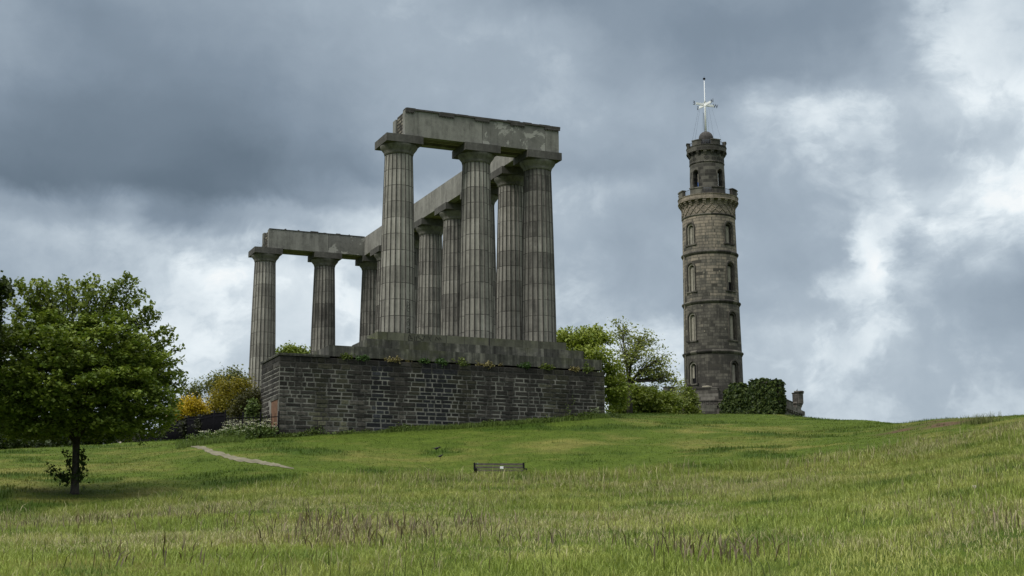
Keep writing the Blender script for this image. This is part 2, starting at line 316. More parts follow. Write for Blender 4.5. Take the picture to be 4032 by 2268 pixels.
# ------------------------------------------------------------------ mesh helpers
class MB:
    def __init__(s): s.v = []; s.f = []; s.c = []; s.sm = []
    def add(s, vs, fs, col=None, smooth=False):
        o = len(s.v); s.v += [tuple(map(float, q)) for q in vs]
        s.f += [tuple(i+o for i in q) for q in fs]; s.c += [col or (1, 1, 1)]*len(vs); s.sm += [smooth]*len(fs)
        return s
    def box(s, x0, x1, y0, y1, z0, z1, col=None, T=None, bev=0.0):
        P = [(x0, y0, z0), (x1, y0, z0), (x1, y1, z0), (x0, y1, z0), (x0, y0, z1), (x1, y0, z1), (x1, y1, z1), (x0, y1, z1)]
        if T is not None: P = [tuple(T @ Vector(p)) for p in P]
        return s.add(P, [(0, 3, 2, 1), (4, 5, 6, 7), (0, 1, 5, 4), (1, 2, 6, 5), (2, 3, 7, 6), (3, 0, 4, 7)], col)
    def tube(s, pts, rad, n=6, col=None, cap=True):
        pts = [Vector(p) for p in pts]; k = len(pts)
        rad = [rad]*k if not hasattr(rad, '__len__') else rad
        vs = []; ref = Vector((0.31, 0.17, 0.93))
        for i, p in enumerate(pts):
            d = (pts[min(i+1, k-1)]-pts[max(i-1, 0)]).normalized()
            a = d.cross(ref)
            if a.length < 0.15: a = d.cross(Vector((1, 0, 0)))
            a.normalize(); b_ = d.cross(a)
            for j in range(n):
                q = 2*math.pi*j/n; vs.append(p+(a*math.cos(q)+b_*math.sin(q))*rad[i])
        fs = [(i*n+j, i*n+(j+1) % n, (i+1)*n+(j+1) % n, (i+1)*n+j) for i in range(k-1) for j in range(n)]
        if cap: fs += [tuple(range(n))[::-1], tuple((k-1)*n+j for j in range(n))]
        return s.add(vs, fs, col, True)
    def lathe(s, prof, n=64, cap=True, a0=0.0, a1=2*math.pi, col=None, smooth=True, c=(0, 0)):
        full = abs(a1-a0-2*math.pi) < 1e-6; k = n if full else n+1
        vs = [(c[0]+r*math.cos(a0+(a1-a0)*j/n), c[1]+r*math.sin(a0+(a1-a0)*j/n), z) for r, z in prof for j in range(k)]
        fs = []
        for i in range(len(prof)-1):
            for j in range(n): fs.append((i*k+j, i*k+(j+1) % k, (i+1)*k+(j+1) % k, (i+1)*k+j))
        if cap and full: fs += [tuple(range(k))[::-1], tuple((len(prof)-1)*k+j for j in range(k))]
        return s.add(vs, fs, col, smooth)
    def arc_block(s, r0, r1, a0, a1, z0, z1, n=6, col=None):
        P = []
        for i in range(n+1):
            a = a0+(a1-a0)*i/n
            for r_, z_ in ((r0, z0), (r1, z0), (r1, z1), (r0, z1)): P.append((r_*math.cos(a), r_*math.sin(a), z_))
        fs = [(i*4+j, i*4+(j+1) % 4, (i+1)*4+(j+1) % 4, (i+1)*4+j) for i in range(n) for j in range(4)]
        fs = [q[::-1] for q in fs]+[(0, 1, 2, 3), (n*4+3, n*4+2, n*4+1, n*4)]
        return s.add(P, fs, col)
    def build(s, name, mat, parent=None, loc=(0, 0, 0), colors=False):
        me = bpy.data.meshes.new(name); me.from_pydata(s.v, [], s.f)
        me.polygons.foreach_set('use_smooth', s.sm)
        if colors:
            at_ = me.color_attributes.new('col', 'FLOAT_COLOR', 'POINT')
            at_.data.foreach_set('color', np.array([(*q, 1) for q in s.c], dtype=np.float32).ravel())
        me.materials.append(mat); me.update()
        o = bpy.data.objects.new(name, me); COL.objects.link(o); o.location = loc
        if parent: o.parent = parent
        return o
def np_mesh(name, verts, quads, cols, mat, parent=None, tris=None):
    me = bpy.data.meshes.new(name)
    nq = len(quads); nt = 0 if tris is None else len(tris)
    me.vertices.add(len(verts)); me.vertices.foreach_set('co', np.ascontiguousarray(verts, dtype=np.float32).ravel())
    loops = quads.ravel() if nt == 0 else np.concatenate([quads.ravel(), tris.ravel()])
    me.loops.add(len(loops)); me.loops.foreach_set('vertex_index', loops.astype(np.int32))
    me.polygons.add(nq+nt)
    st = np.concatenate([np.arange(nq)*4, nq*4+np.arange(nt)*3]).astype(np.int32)
    me.polygons.foreach_set('loop_start', st)
    me.update(calc_edges=True)
    a = me.color_attributes.new('col', 'FLOAT_COLOR', 'POINT')
    c4 = np.ones((len(verts), 4), dtype=np.float32); c4[:, :3] = cols
    a.data.foreach_set('color', c4.ravel())
    me.materials.append(mat)
    o = bpy.data.objects.new(name, me); COL.objects.link(o)
    if parent: o.parent = parent
    return o
def thing(name, label, cat, loc=(0, 0, 0), group=None):
    o = bpy.data.objects.new(name, None); COL.objects.link(o); o.location = loc; o.empty_display_size = 0.3
    return tag(o, label, cat, group)
def tag(o, label=None, cat=None, group=None, kind=None):
    for k, v in (('label', label), ('category', cat), ('group', group), ('kind', kind)):
        if v: o[k] = v
    return o

# ------------------------------------------------------------------ noise and terrain
def _hash(ix, iy, s):
    h = (ix*374761393+iy*668265263+s*974634777) & 0xffffffff
    h = ((h ^ (h >> 13))*1274126177) & 0xffffffff
    return ((h ^ (h >> 16)) & 0xffff)/65535.0
def vnoise(x, y, s=0):
    x = np.asarray(x, float); y = np.asarray(y, float)
    ix = np.floor(x).astype(np.int64); iy = np.floor(y).astype(np.int64); fx = x-ix; fy = y-iy
    fx = fx*fx*(3-2*fx); fy = fy*fy*(3-2*fy)
    a = _hash(ix, iy, s)*(1-fx)+_hash(ix+1, iy, s)*fx; b_ = _hash(ix, iy+1, s)*(1-fx)+_hash(ix+1, iy+1, s)*fx
    return a*(1-fy)+b_*fy
def fbm(x, y, s=0, o=4):
    t_ = 0; a = 0.5; n = 0
    for i in range(o): t_ = t_+a*vnoise(x*2**i, y*2**i, s+i*7); n += a; a *= 0.55
    return t_/n
def P(u, v, d): return (d, CP[2]+d*tanel(u, v))
TAIL = [(400, -40), (3500, -90)]
TAB = {
 -900: [(36, -10.5), (42, -9.9), (70, -7.2), (90, -7.0), (150, -12)],
 0:    [(36, -10.15), (42, -9.3), P(0, 1768, 70), (78, -5.9), (95, -7.0), (150, -12)],
 300:  [(37, -9.95), P(300, 1945, 42), P(300, 1755, 72), (80, -5.3), (95, -6.2), (150, -11)],
 600:  [(38.5, -9.65), (42, -9.15), P(600, 1736, 74), (82, -4.8), (100, -5.6), (150, -10)],
 900:  [(40, -9.35), P(900, 1722, 66), (80, -4.7), (100, -4.2), (150, -8)],
 1100: [(40, -9.2), P(1100, 1722, 66.5), (75, -4.6), (100, -3.8), (150, -6)],
 1700: [(39, -9.08), (42, -8.80), (45, -8.95), (48, -8.55), P(1700, 1688, 69.3), (80, -4.0), (100, -3.4), (150, -3)],
 2385: [(40, -9.02), (43, -8.70), (46, -8.75), (49, -8.22), P(2385, 1640, 73), P(2385, 1629, 83), P(2385, 1636, 100), P(2385, 1642, 150), (210, 2)],
 2700: [(45.5, -8.4), P(2700, 1629, 86), P(2700, 1633, 110), P(2700, 1640, 150), (210, 2)],
 3100: [(48, -8.0), P(3100, 1635, 86), P(3100, 1640, 110), P(3100, 1650, 150), (210, 1)],
 3450: [(52, -7.25), P(3450, 1652, 82), (110, -3.6), (150, -5)],
 3750: [(53, -6.75), P(3750, 1640, 68), (85, -4.4), (120, -7)],
 4032: [(57, -5.95), P(4032, 1634, 63), (75, -4.7), (120, -8)],
 4900: [(57, -5.6), (63, -4.8), (80, -4.6), (120, -8)]}
DG = np.concatenate([np.arange(0, 160, 0.5), np.geomspace(160, 3500, 60)])
AZ = np.array([azim(u) for u in TAB])
def _col(pts):
    pts = [(0, -12.6), (15, -11.27)]+pts+TAIL
    z = np.interp(DG, [p[0] for p in pts], [p[1] for p in pts])
    k = np.exp(-0.5*(np.arange(-8, 9)/3.2)**2); k /= k.sum()
    zz = np.convolve(np.pad(z, 8, mode='edge'), k, 'valid'); zz[DG > 150] = z[DG > 150]
    return zz
ZT = np.array([_col(p) for p in TAB.values()])
AF = np.linspace(AZ[0], AZ[-1], 500)
ZF = np.array([np.interp(AF, AZ, ZT[:, i]) for i in range(len(DG))]).T
_k = np.exp(-0.5*(np.arange(-15, 16)/6.0)**2); _k /= _k.sum()
ZF = np.apply_along_axis(lambda c: np.convolve(np.pad(c, 15, mode='edge'), _k, 'valid'), 0, ZF)
def H(x, y, bumps=True):
    x = np.asarray(x, float); y = np.asarray(y, float)
    dx_ = x-CP[0]; dy_ = y-CP[1]; d = np.hypot(dx_, dy_); a = np.arctan2(dx_, dy_)
    fa = np.clip((a-AF[0])/(AF[-1]-AF[0]), 0, 0.99999)*(len(AF)-1); ia = fa.astype(int); ta = fa-ia
    dd = np.clip(d, 0, DG[-1]-1e-3); idx = np.clip(np.searchsorted(DG, dd, side='right')-1, 0, len(DG)-2)
    td = (dd-DG[idx])/(DG[idx+1]-DG[idx])
    z = (ZF[ia, idx]*(1-ta)+ZF[ia+1, idx]*ta)*(1-td)+(ZF[ia, idx+1]*(1-ta)+ZF[ia+1, idx+1]*ta)*td
    if bumps:
        z = z+(fbm(x/4.0, y/4.0, 3, 3)-0.5)*0.22*np.clip((d-12)/20, 0, 1)+(vnoise(x/0.9, y/0.9, 9)-0.5)*0.05
    return z
def gh(px, py):
    """where the line of sight through a photo pixel meets the ground"""
    d = ray(px, py); hd = math.hypot(d[0], d[1]); t_ = np.arange(10, 140, 0.05)/hd
    Q = CP+d[None, :]*t_[:, None]; below = Q[:, 2] < H(Q[:, 0], Q[:, 1])
    i = int(np.argmax(below)); return Q[i] if below[i] else Q[-1]

view = np.linspace(AZ[0]-0.05, AZ[-1]+0.05, 460)
rest = np.linspace(view[-1], view[0]+2*math.pi, 70)[1:-1]
ang = np.concatenate([view, rest]); nA = len(ang)
dist = np.concatenate([np.arange(0.6, 12, 1.2), np.arange(12, 100, 0.35), np.arange(100, 170, 2.0), np.geomspace(172, 3400, 36)]); nD = len(dist)
aa, dd = np.meshgrid(ang, dist)
gx = CP[0]+np.sin(aa)*dd; gy = CP[1]+np.cos(aa)*dd; gz = H(gx, gy)
gv = np.stack([gx, gy, gz], -1).reshape(-1, 3)
ii, jj = np.meshgrid(np.arange(nD-1), np.arange(nA), indexing='ij'); j2 = (jj+1) % nA
gq = np.stack([ii*nA+jj, (ii+1)*nA+jj, (ii+1)*nA+j2, ii*nA+j2], -1).reshape(-1, 4)
SOIL = gh(3690, 1674)
def soil_mask(x, y):
    ex = (x-SOIL[0]); ey = (y-SOIL[1]); a = azim(3680); r1 = ex*math.cos(a)-ey*math.sin(a); r2 = ex*math.sin(a)+ey*math.cos(a)
    q = (r1/3.2)**2+(r2/5.0)**2
    return np.clip(1.5-q*1.1+(fbm(x/1.1, y/1.1, 21)-0.5)*3.0-0.5, 0, 1)
ED_U = [-900, 0, 600, 1300, 1970, 2700, 3300, 3700, 4032, 4900]
ED_D = [34.5, 36.5, 39, 42.0, 43.7, 45.0, 47.5, 46.5, 48.0, 49]
def edge_d(a): return np.interp(a, [azim(u) for u in ED_U], ED_D)
def ground_col(x, y):
    """turf: the colour the grass itself has in each place"""
    n1 = fbm(x/7.0, y/7.0, 31, 4); n2 = fbm(x/1.6, y/1.6, 41, 4); n3 = fbm(x/0.5, y/0.5, 51, 3); n4 = fbm(x/2.6, y/2.6, 61, 4)
    g = np.array([0.084, 0.126, 0.016]); p = np.array([0.178, 0.180, 0.048]); k = np.array([0.048, 0.088, 0.010])
    a = np.clip((n1*0.5+n2*0.5-0.49)*5, 0, 1)[..., None]; c = g*(1-a)+p*a
    b_ = np.clip((0.45-n4)*6, 0, 1)[..., None]; c = c*(1-b_)+k*b_
    return c*(0.75+0.5*n3[..., None])
gc = ground_col(gv[:, 0], gv[:, 1])
sm = soil_mask(gv[:, 0], gv[:, 1])[:, None]
gc = gc*(1-sm)+np.array([0.120, 0.078, 0.050])*sm*(0.6+0.8*fbm(gv[:, 0]/0.6, gv[:, 1]/0.6, 77)[:, None])
m, t, b = new_mat('hill turf')
_a = t.node('ShaderNodeAttribute', attribute_name='col').outputs['Color']
_oc = t.node('ShaderNodeTexCoord').outputs['Object']
_n = t.noise(_oc, 5, 6, 0.7); _n2 = t.noise(_oc, 30, 4, 0.7)
_c = t.mix(t.rng(_n, 0.3, 0.7), t.mix(1.0, _a, (0.65, 0.7, 0.6), 'MULTIPLY'), t.mix(1.0, _a, (1.25, 1.2, 1.2), 'MULTIPLY'))
t.put(b.inputs['Base Color'], t.mix(t.rng(_n2, 0.3, 0.7, 0, 0.5), _c, t.mix(1.0, _a, (0.4, 0.45, 0.4), 'MULTIPLY')))
b.inputs['Roughness'].default_value = 0.95; b.inputs['Specular IOR Level'].default_value = 0.1
_bp = t.node('ShaderNodeBump'); _bp.inputs['Strength'].default_value = 0.8; _bp.inputs['Distance'].default_value = 0.08
t.put(_bp.inputs['Height'], t.m('ADD', _n, t.m('MULTIPLY', _n2, 0.5))); t.l.new(_bp.outputs[0], b.inputs['Normal'])
M['turf'] = m
go = np_mesh('ground', gv, gq, gc, M['turf']); tag(go, 'grassy hillside rising to a ridge', 'hillside', kind='structure')
go.data.polygons.foreach_set('use_smooth', [True]*len(go.data.polygons))

# trodden earth path
M['path'] = plain_mat('trodden earth', (0.155, 0.145, 0.098), 0.95, var=0.35, scale=3)
PU = [(750, 1756), (800, 1758), (840, 1772), (920, 1796), (1036, 1817), (1100, 1830), (1165, 1846)]
PL = [(744, 1760), (793, 1770), (832, 1788), (917, 1812), (1036, 1831), (1100, 1840), (1165, 1849)]
pv = []; q = MB()
for i in range(len(PU)-1):
    for k in range(8):
        f_ = k/8
        up = gh(*(np.array(PU[i])*(1-f_)+np.array(PU[i+1])*f_)); lo = gh(*(np.array(PL[i])*(1-f_)+np.array(PL[i+1])*f_))
        w_ = 0.30*(random.random()-0.5)
        for s_ in range(6):
            X = lo[0]+(up[0]-lo[0])*(s_/5+(w_ if s_ in (0, 5) else 0)); Y = lo[1]+(up[1]-lo[1])*(s_/5+(w_ if s_ in (0, 5) else 0))
            pv.append((X, Y, float(H(X, Y))+0.014))
n_ = len(pv)//6
q.add(pv, [(i*6+j, (i+1)*6+j, (i+1)*6+j+1, i*6+j+1) for i in range(n_-1) for j in range(5)], smooth=True)
tag(q.build('footpath', M['path']), 'worn bare earth path crossing the mown slope', 'path', kind='structure')

# ------------------------------------------------------------------ grass
def blades(name, x, y, h, w, col, lean=0.35, label=None, head=None):
    n = len(x); z = H(x, y)-0.02
    ph = rng.uniform(0, 2*math.pi, n); la = rng.uniform(0.1, 1.0, n)*lean*h
    fx = np.cos(ph); fy = np.sin(ph)
    lx = np.cos(ph+rng.normal(1.57, 0.6, n))*la; ly = np.sin(ph+rng.normal(1.57, 0.6, n))*la
    b0 = np.stack([x-fx*w/2, y-fy*w/2, z], -1); b1 = np.stack([x+fx*w/2, y+fy*w/2, z], -1)
    mx, my, mz = x+lx*0.35, y+ly*0.35, z+h*0.6
    wm = w*0.75 if head is None else w*head
    m0 = np.stack([mx-fx*wm/2, my-fy*wm/2, mz], -1); m1 = np.stack([mx+fx*wm/2, my+fy*wm/2, mz], -1)
    tp = np.stack([x+lx, y+ly, z+h*(1-0.2*la/np.maximum(h, 1e-3))], -1)
    v = np.stack([b0, b1, m0, m1, tp], 1).reshape(-1, 3)
    i0 = np.arange(n)*5
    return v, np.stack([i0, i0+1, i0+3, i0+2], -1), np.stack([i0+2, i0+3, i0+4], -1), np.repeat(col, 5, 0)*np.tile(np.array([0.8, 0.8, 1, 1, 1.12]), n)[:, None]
def sector(n, d0, d1, a0, a1, pw=1.0):
    """points spread over a sector of the hillside, thinning out with distance"""
    d = d0+(d1-d0)*rng.random(n)**pw; mg = 2.6/d+0.03; a = a0-mg+(a1-a0+2*mg)*rng.random(n)
    return CP[0]+np.sin(a)*d, CP[1]+np.cos(a)*d, d, a
A_L, A_R = azim(-260), azim(4290)
LG = []
n = 860000
x, y, d, a = sector(n, 11.5, 56, A_L, A_R, 0.82)
ed = edge_d(a)+(fbm(x/1.8, y/1.8, 5)-0.5)*4.5
keep = (d < ed) & (rng.random(n) < 0.45+0.55*np.clip((fbm(x/0.55, y/0.55, 111, 3)-0.38)*6, 0, 1)); x, y, d, a, ed = x[keep], y[keep], d[keep], a[keep], ed[keep]
dry = np.clip((fbm(x/4.5, y/4.5, 71, 4)-0.47)*5+np.clip((d-30)/14, 0, 1)*0.35-np.clip((24-d)/8, 0, 1)*0.35, 0, 1)
hz = np.clip(0.5+(fbm(x/2.2, y/2.2, 81, 3)-0.5)*1.6, 0.15, 1)
h = (0.06+0.12*hz+0.12*np.clip((d-34)/8, 0, 1)*hz+0.20*np.clip(1-(ed-d)/5, 0, 1)*(0.5+0.5*hz))*rng.uniform(0.5, 1.25, len(x))*np.clip((ed-d)/1.5+0.35, 0.35, 1)
w = rng.uniform(0.0045, 0.0085, len(x))*(0.7+d/45)
lush = np.array([0.182, 0.230, 0.050]); yel = np.array([0.285, 0.305, 0.095]); tan = np.array([0.31, 0.285, 0.165]); drk = np.array([0.085, 0.135, 0.026])
k1 = np.clip((fbm(x/1.3, y/1.3, 91, 3)-0.4)*3, 0, 1)
cc = lush[None]*(1-k1[:, None])+yel[None]*k1[:, None]
k2 = np.clip((0.42-fbm(x/0.9, y/0.9, 95, 3))*5, 0, 1); cc = cc*(1-k2[:, None])+drk*k2[:, None]
isd = rng.random(len(x)) < dry*0.55; cc[isd] = tan*(1)+rng.normal(0, 0.02, (isd.sum(), 1))
cc = np.clip(cc*rng.uniform(0.62, 1.3, (len(x), 1))*(1.12+0.28*np.clip((32-d)/12, 0, 1))[:, None], 0.01, 0.6)
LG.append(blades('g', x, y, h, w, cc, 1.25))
# seed stalks
n = 22000
x, y, d, a = sector(n, 12, 62, A_L, A_R, 0.85)
ed = edge_d(a); dn = fbm(x/3.2, y/3.2, 71, 4)+np.clip((d-28)/16, 0, 1)*0.10
keep = (d < ed+0.4) & (rng.random(n) < np.clip((dn-0.43)*5, 0.04, 1)); x, y, d = x[keep], y[keep], d[keep]
h = rng.uniform(0.12, 0.28, len(x))*(1+0.9*np.clip((d-32)/10, 0, 1)); w = rng.uniform(0.004, 0.008, len(x))*(0.7+d/50)
sc_ = np.where(rng.random((len(x), 1)) < 0.3, np.array([[0.18, 0.155, 0.09]]), np.array([[0.36, 0.33, 0.19]]))*rng.uniform(0.6, 1.2, (len(x), 1))
LG.append(blades('s', x, y, h, w, sc_, 0.75, head=1.5))
# dark dock and sorrel stalks in clumps
for (px, py, r_, nn, hh) in ((1500, 2100, 1.5, 420, 0.52), (1330, 2130, 1.1, 260, 0.5), (1290, 2060, 0.9, 160, 0.45), (1880, 2075, 0.6, 90, 0.55), (2830, 2200, 0.75, 220, 0.48), (2760, 2170, 0.7, 110, 0.45), (820, 2040, 1.6, 200, 0.42), (250, 2080, 2.0, 260, 0.42),
                             (3960, 2080, 0.5, 60, 0.5), (2080, 2140, 0.5, 60, 0.4), (600, 2200, 1.0, 120, 0.4)):
    nn = int(nn*0.42); c0 = gh(px, py); x = c0[0]+rng.normal(0, r_*0.5, nn); y = c0[1]+rng.normal(0, r_*0.8, nn)
    LG.append(blades('k', x, y, rng.uniform(0.4, 1.0, nn)*hh*0.8, rng.uniform(0.008, 0.015, nn), np.array([[0.165, 0.135, 0.09]])*rng.uniform(0.4, 1.5, (nn, 1)), 0.8, head=1.5))
# single tall bright and dark blades close by
n = 1500
x, y, d, a = sector(n, 12, 30, A_L, A_R, 0.8)
LG.append(blades('b', x, y, rng.uniform(0.18, 0.36, n), rng.uniform(0.008, 0.013, n), np.where(rng.random((n, 1)) < 0.55, np.array([[0.27, 0.32, 0.10]]), np.array([[0.06, 0.075, 0.025]])), 0.75))
def join(parts):
    vs, qs, ts, cs = [], [], [], []; o = 0
    for v, q_, t_, c in parts: vs.append(v); qs.append(q_+o); ts.append(t_+o); cs.append(c); o += len(v)
    return np.concatenate(vs), np.concatenate(qs), np.concatenate(ts), np.concatenate(cs)
v, q_, t_, c = join(LG)
tag(np_mesh('long_grass', v, q_, c, M['blade'], tris=t_), 'uncut long grass gone to seed on the near slope', 'grass', kind='stuff')
n = 215000
x, y, d, a = sector(n, 33, 92, A_L, A_R, 0.9)
keep = (d > edge_d(a)-2) & ~((x > -14.8) & (x < 3) & (y > -2.6)) & (soil_mask(x, y)*1.8 < rng.random(n))
x, y, d = x[keep], y[keep], d[keep]
pth = [gh((p[0]+q2[0])/2, (p[1]+q2[1])/2)[:2] for p, q2 in zip(PU, PL)]
pp = np.concatenate([np.linspace(pth[i], pth[i+1], 14) for i in range(len(pth)-1)])
near = np.min((x[:, None]-pp[None, :, 0])**2+(y[:, None]-pp[None, :, 1])**2, 1) < (0.30+0.35*vnoise(x*1.7, y*1.7, 8))**2
x, y, d = x[~near], y[~near], d[~near]
cg = ground_col(x, y)*rng.uniform(0.8, 1.45, (len(x), 1))
tuft = np.clip((0.47-fbm(x/2.6, y/2.6, 61, 4))*8, 0, 1)
v, q_, t_, c = blades('m', x, y, rng.uniform(0.03, 0.08, len(x))*(1+1.2*tuft), rng.uniform(0.015, 0.03, len(x)), cg, 0.6)
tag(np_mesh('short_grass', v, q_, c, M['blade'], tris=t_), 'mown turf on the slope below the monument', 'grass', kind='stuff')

# ------------------------------------------------------------------ the unfinished temple
S1, S2, HC, LL = 3.6128, 4.3715, 10.4183, 29.4784
XE, XM = -S1-S2, -S1
SP = (LL-2*S1)/5
temple = thing('colonnade_monument', 'unfinished grey Doric colonnade of twelve fluted columns on a dark stone podium', 'monument', (0, 0, -1.65))
TZ0 = 1.65      # the thing's origin lies on the podium top
def tb(mb, name, mat, parent=temple, colors=False):
    mb.v = [(p[0], p[1], p[2]+TZ0) for p in mb.v] if parent is temple else mb.v
    return mb.build(name, mat, parent, colors=colors)

def shaft_mesh():
    NF, K = 20, 8; NR = 22
    zs = [HC_*i/NR for i in range(NR+1)]
    vs, fs, ar = [], [], []
    for z_ in zs:
        f_ = z_/9.68; r_ = 0.952+(0.742-0.952)*f_+0.018*math.sin(math.pi*f_)
        for i in range(NF):
            for k in range(K):
                th = 2*math.pi*(i+k/K-0.5)/NF; s_ = k/K
                dep = 0.075*(r_/0.95)*math.sin(math.pi*s_)**0.8
                vs.append(((r_-dep)*math.cos(th), (r_-dep)*math.sin(th), z_)); ar.append(1.0 if k == 0 else (0.72 if k in (1, K-1) else 0.0))
    N = NF*K
    for j in range(NR):
        for i in range(N): fs.append((j*N+i, j*N+(i+1) % N, (j+1)*N+(i+1) % N, (j+1)*N+i))
    fs.append(tuple(NR*N+i for i in range(N)))
    me = bpy.data.meshes.new('column'); me.from_pydata(vs, [], fs)
    a = me.attributes.new('arris', 'FLOAT', 'POINT'); a.data.foreach_set('value', ar)
    me.materials.append(M['column']); return me
HC_ = 9.70
me_shaft = shaft_mesh()
cap = MB(); cap.lathe([(0.755, 9.50), (0.745, 9.55), (0.775, 9.57), (0.775, 9.60), (0.755, 9.615), (0.79, 9.63), (0.79, 9.66), (0.80, 9.68), (0.87, 9.76), (0.945, 9.86), (0.985, 9.94), (0.99, 9.98), (0.965, 10.005)], 64)
ab = MB(); A_ = 1.0065
ab.box(-A_, A_, -A_, A_, 10.0, HC-0.004)
col_pos = [(XE, 0), (XM, 0), (0, 0)]+[(0, S1+SP*i) for i in range(6)]+[(0, LL), (XM, LL), (XE, LL)]
first = None; COLS = []
for i, (cx, cy) in enumerate(col_pos):
    c0 = bpy.data.objects.new('column', me_shaft); COL.objects.link(c0); c0.parent = temple
    c0.location = (cx, cy, TZ0); c0.rotation_euler.z = 2*math.pi/20*((i*7) % 20)
    if first is None:
        k1_ = cap.build('capital', M['capital'], c0); k2_ = ab.build('abacus', M['abacus'], c0); first = (k1_, k2_)
        for f_ in k2_.data.polygons: f_.use_smooth = False
    else:
        k1_, k2_ = first[0].copy(), first[1].copy()
        for k_ in (k1_, k2_): COL.objects.link(k_); k_.parent = c0
    k2_.rotation_euler.z = -c0.rotation_euler.z
    COLS.append(c0)
COLS[2]['label'] = 'corner column at the right end of the front row'

BH, BW = 1.37, 0.888
def beam(x0, x1, y0, y1, mat, z0=HC, z1=HC+BH): return tb(MB().box(x0, x1, y0, y1, z0, z1), 'architrave_block', mat)
# front row: outer stones, rubble core and inner stones
beam(XE+0.02, XM-0.01, -BW, -0.52, M['beam']); beam(XM+0.01, 0.06, -BW, -0.52, M['beam_peel']); beam(0.08, BW, -BW, -0.52, M['beam'])
beam(XE-0.05, XM-0.01, 0.42, BW, M['beam'], z1=HC+BH-0.16); beam(XM+0.01, -BW-0.02, 0.42, BW, M['beam'])
tb(MB().box(XE+0.035, BW-0.05, -0.519, 0.419, HC+0.003, HC+BH-0.05), 'rubble_core', M['rubble'])
# long row
ycut = [BW+0.01]+[S1+SP*i for i in range(6)]+[LL-BW-0.01]
ycut[0] = 0.43
for i in range(len(ycut)-1):
    beam(-BW, -0.42, ycut[i]+(0.47 if i == 0 else 0.008), ycut[i+1]-0.008, M['beam_inner_lit'])
    beam(0.42, BW, ycut[i]+0.008-(0.84 if i == 0 else 0), ycut[i+1]-0.008+(BW*2 if i == 6 else 0), M['beam'])
tb(MB().box(-0.419, 0.419, 0.45, LL-0.45, HC+0.004, HC+BH-0.06), 'rubble_core', M['rubble'])
# far row
beam(XE+0.02, XM-0.01, LL-BW, LL-0.42, M['beam']); beam(XM+0.01, -0.43, LL-BW, LL-0.42, M['beam_peel'])
beam(XE-0.05, 0.41, LL+0.42, LL+BW, M['beam'])
tb(MB().box(XE+0.08, 0.40, LL-0.419, LL+0.419, HC+0.005, HC+BH-0.06), 'rubble_core', M['rubble'])
# projecting band under the missing frieze, with its pegged tablets
tn_ = MB().box(XE+0.03, BW+0.07, -BW-0.07, -BW+0.3, HC+BH+0.002, HC+BH+0.10)
for k in range(9):      # ragged broken top
    xa = XE+0.1+k*0.95; tn_.box(xa, xa+0.5+0.35*random.random(), -BW-0.02, -0.3, HC+BH+0.095, HC+BH+0.10+0.06*random.random())
band = tb(tn_, 'taenia', M['band'])
for xa, xb in ((XE+0.03, XE+0.52), (-6.1, -5.25), (-4.05, -3.2), (-2.0, -1.15), (0.02, BW+0.06)):
    r_ = MB().box(xa, xb, -BW-0.065, -BW+0.005, HC+BH-0.11, HC+BH)
    for g in range(6):
        if xa+0.06+g*0.145 < xb-0.03: r_.box(xa+0.04+g*0.145, xa+0.11+g*0.145, -BW-0.055, -BW-0.003, HC+BH-0.17, HC+BH-0.112)
    r_.v = [(p[0], p[1], p[2]+TZ0) for p in r_.v]; r_.build('regula', M['band'], band)
fb = MB().box(XE+0.03, -BW, LL-BW-0.03, LL-BW+0.3, HC+BH+0.002, HC+BH+0.05)
for k in range(7): fb.box(XE+0.2+k*0.95, XE+0.2+k*0.95+0.6*random.random(), LL-BW-0.01, LL-BW+0.3, HC+BH+0.048, HC+BH+0.055+0.06*random.random())
tb(fb, 'taenia', M['band'])

# steps
def steps(x0, x1, y0, y1, z0, z1, mat, rag=0.0): return tb(MB().box(x0, x1, y0, y1, z0, z1), 'step', mat)
st1 = steps(-9.31, 1.175, -0.923, 0.95, -0.5, 0.0, M['step_green'])
st2 = steps(-10.09, 1.855, -1.62, 0.93, -1.03, -0.503, M['step'])
st3 = steps(-12.22, 2.575, -2.32, 0.4, -1.575, -1.035, M['step'])
for i, (a_, za, zb) in enumerate(((1.0, -0.5, -0.002), (1.65, -1.03, -0.505), (2.3, -1.575, -1.037))):
    tb(MB().box(-a_, a_+0.15*i, 0.953, LL-0.953, za, zb), 'step', M['step'])
    tb(MB().box(XE-a_-0.2, a_+0.15*i, LL-0.95, LL+a_, za, zb-0.001), 'step', M['step'])
tb(MB().box(-2.6, 2.5, 1.2, LL-2, -6, -1.58).box(-11.2, 2.5, LL-1.98, LL+2.4, -6, -1.58), 'foundation', M['step'])

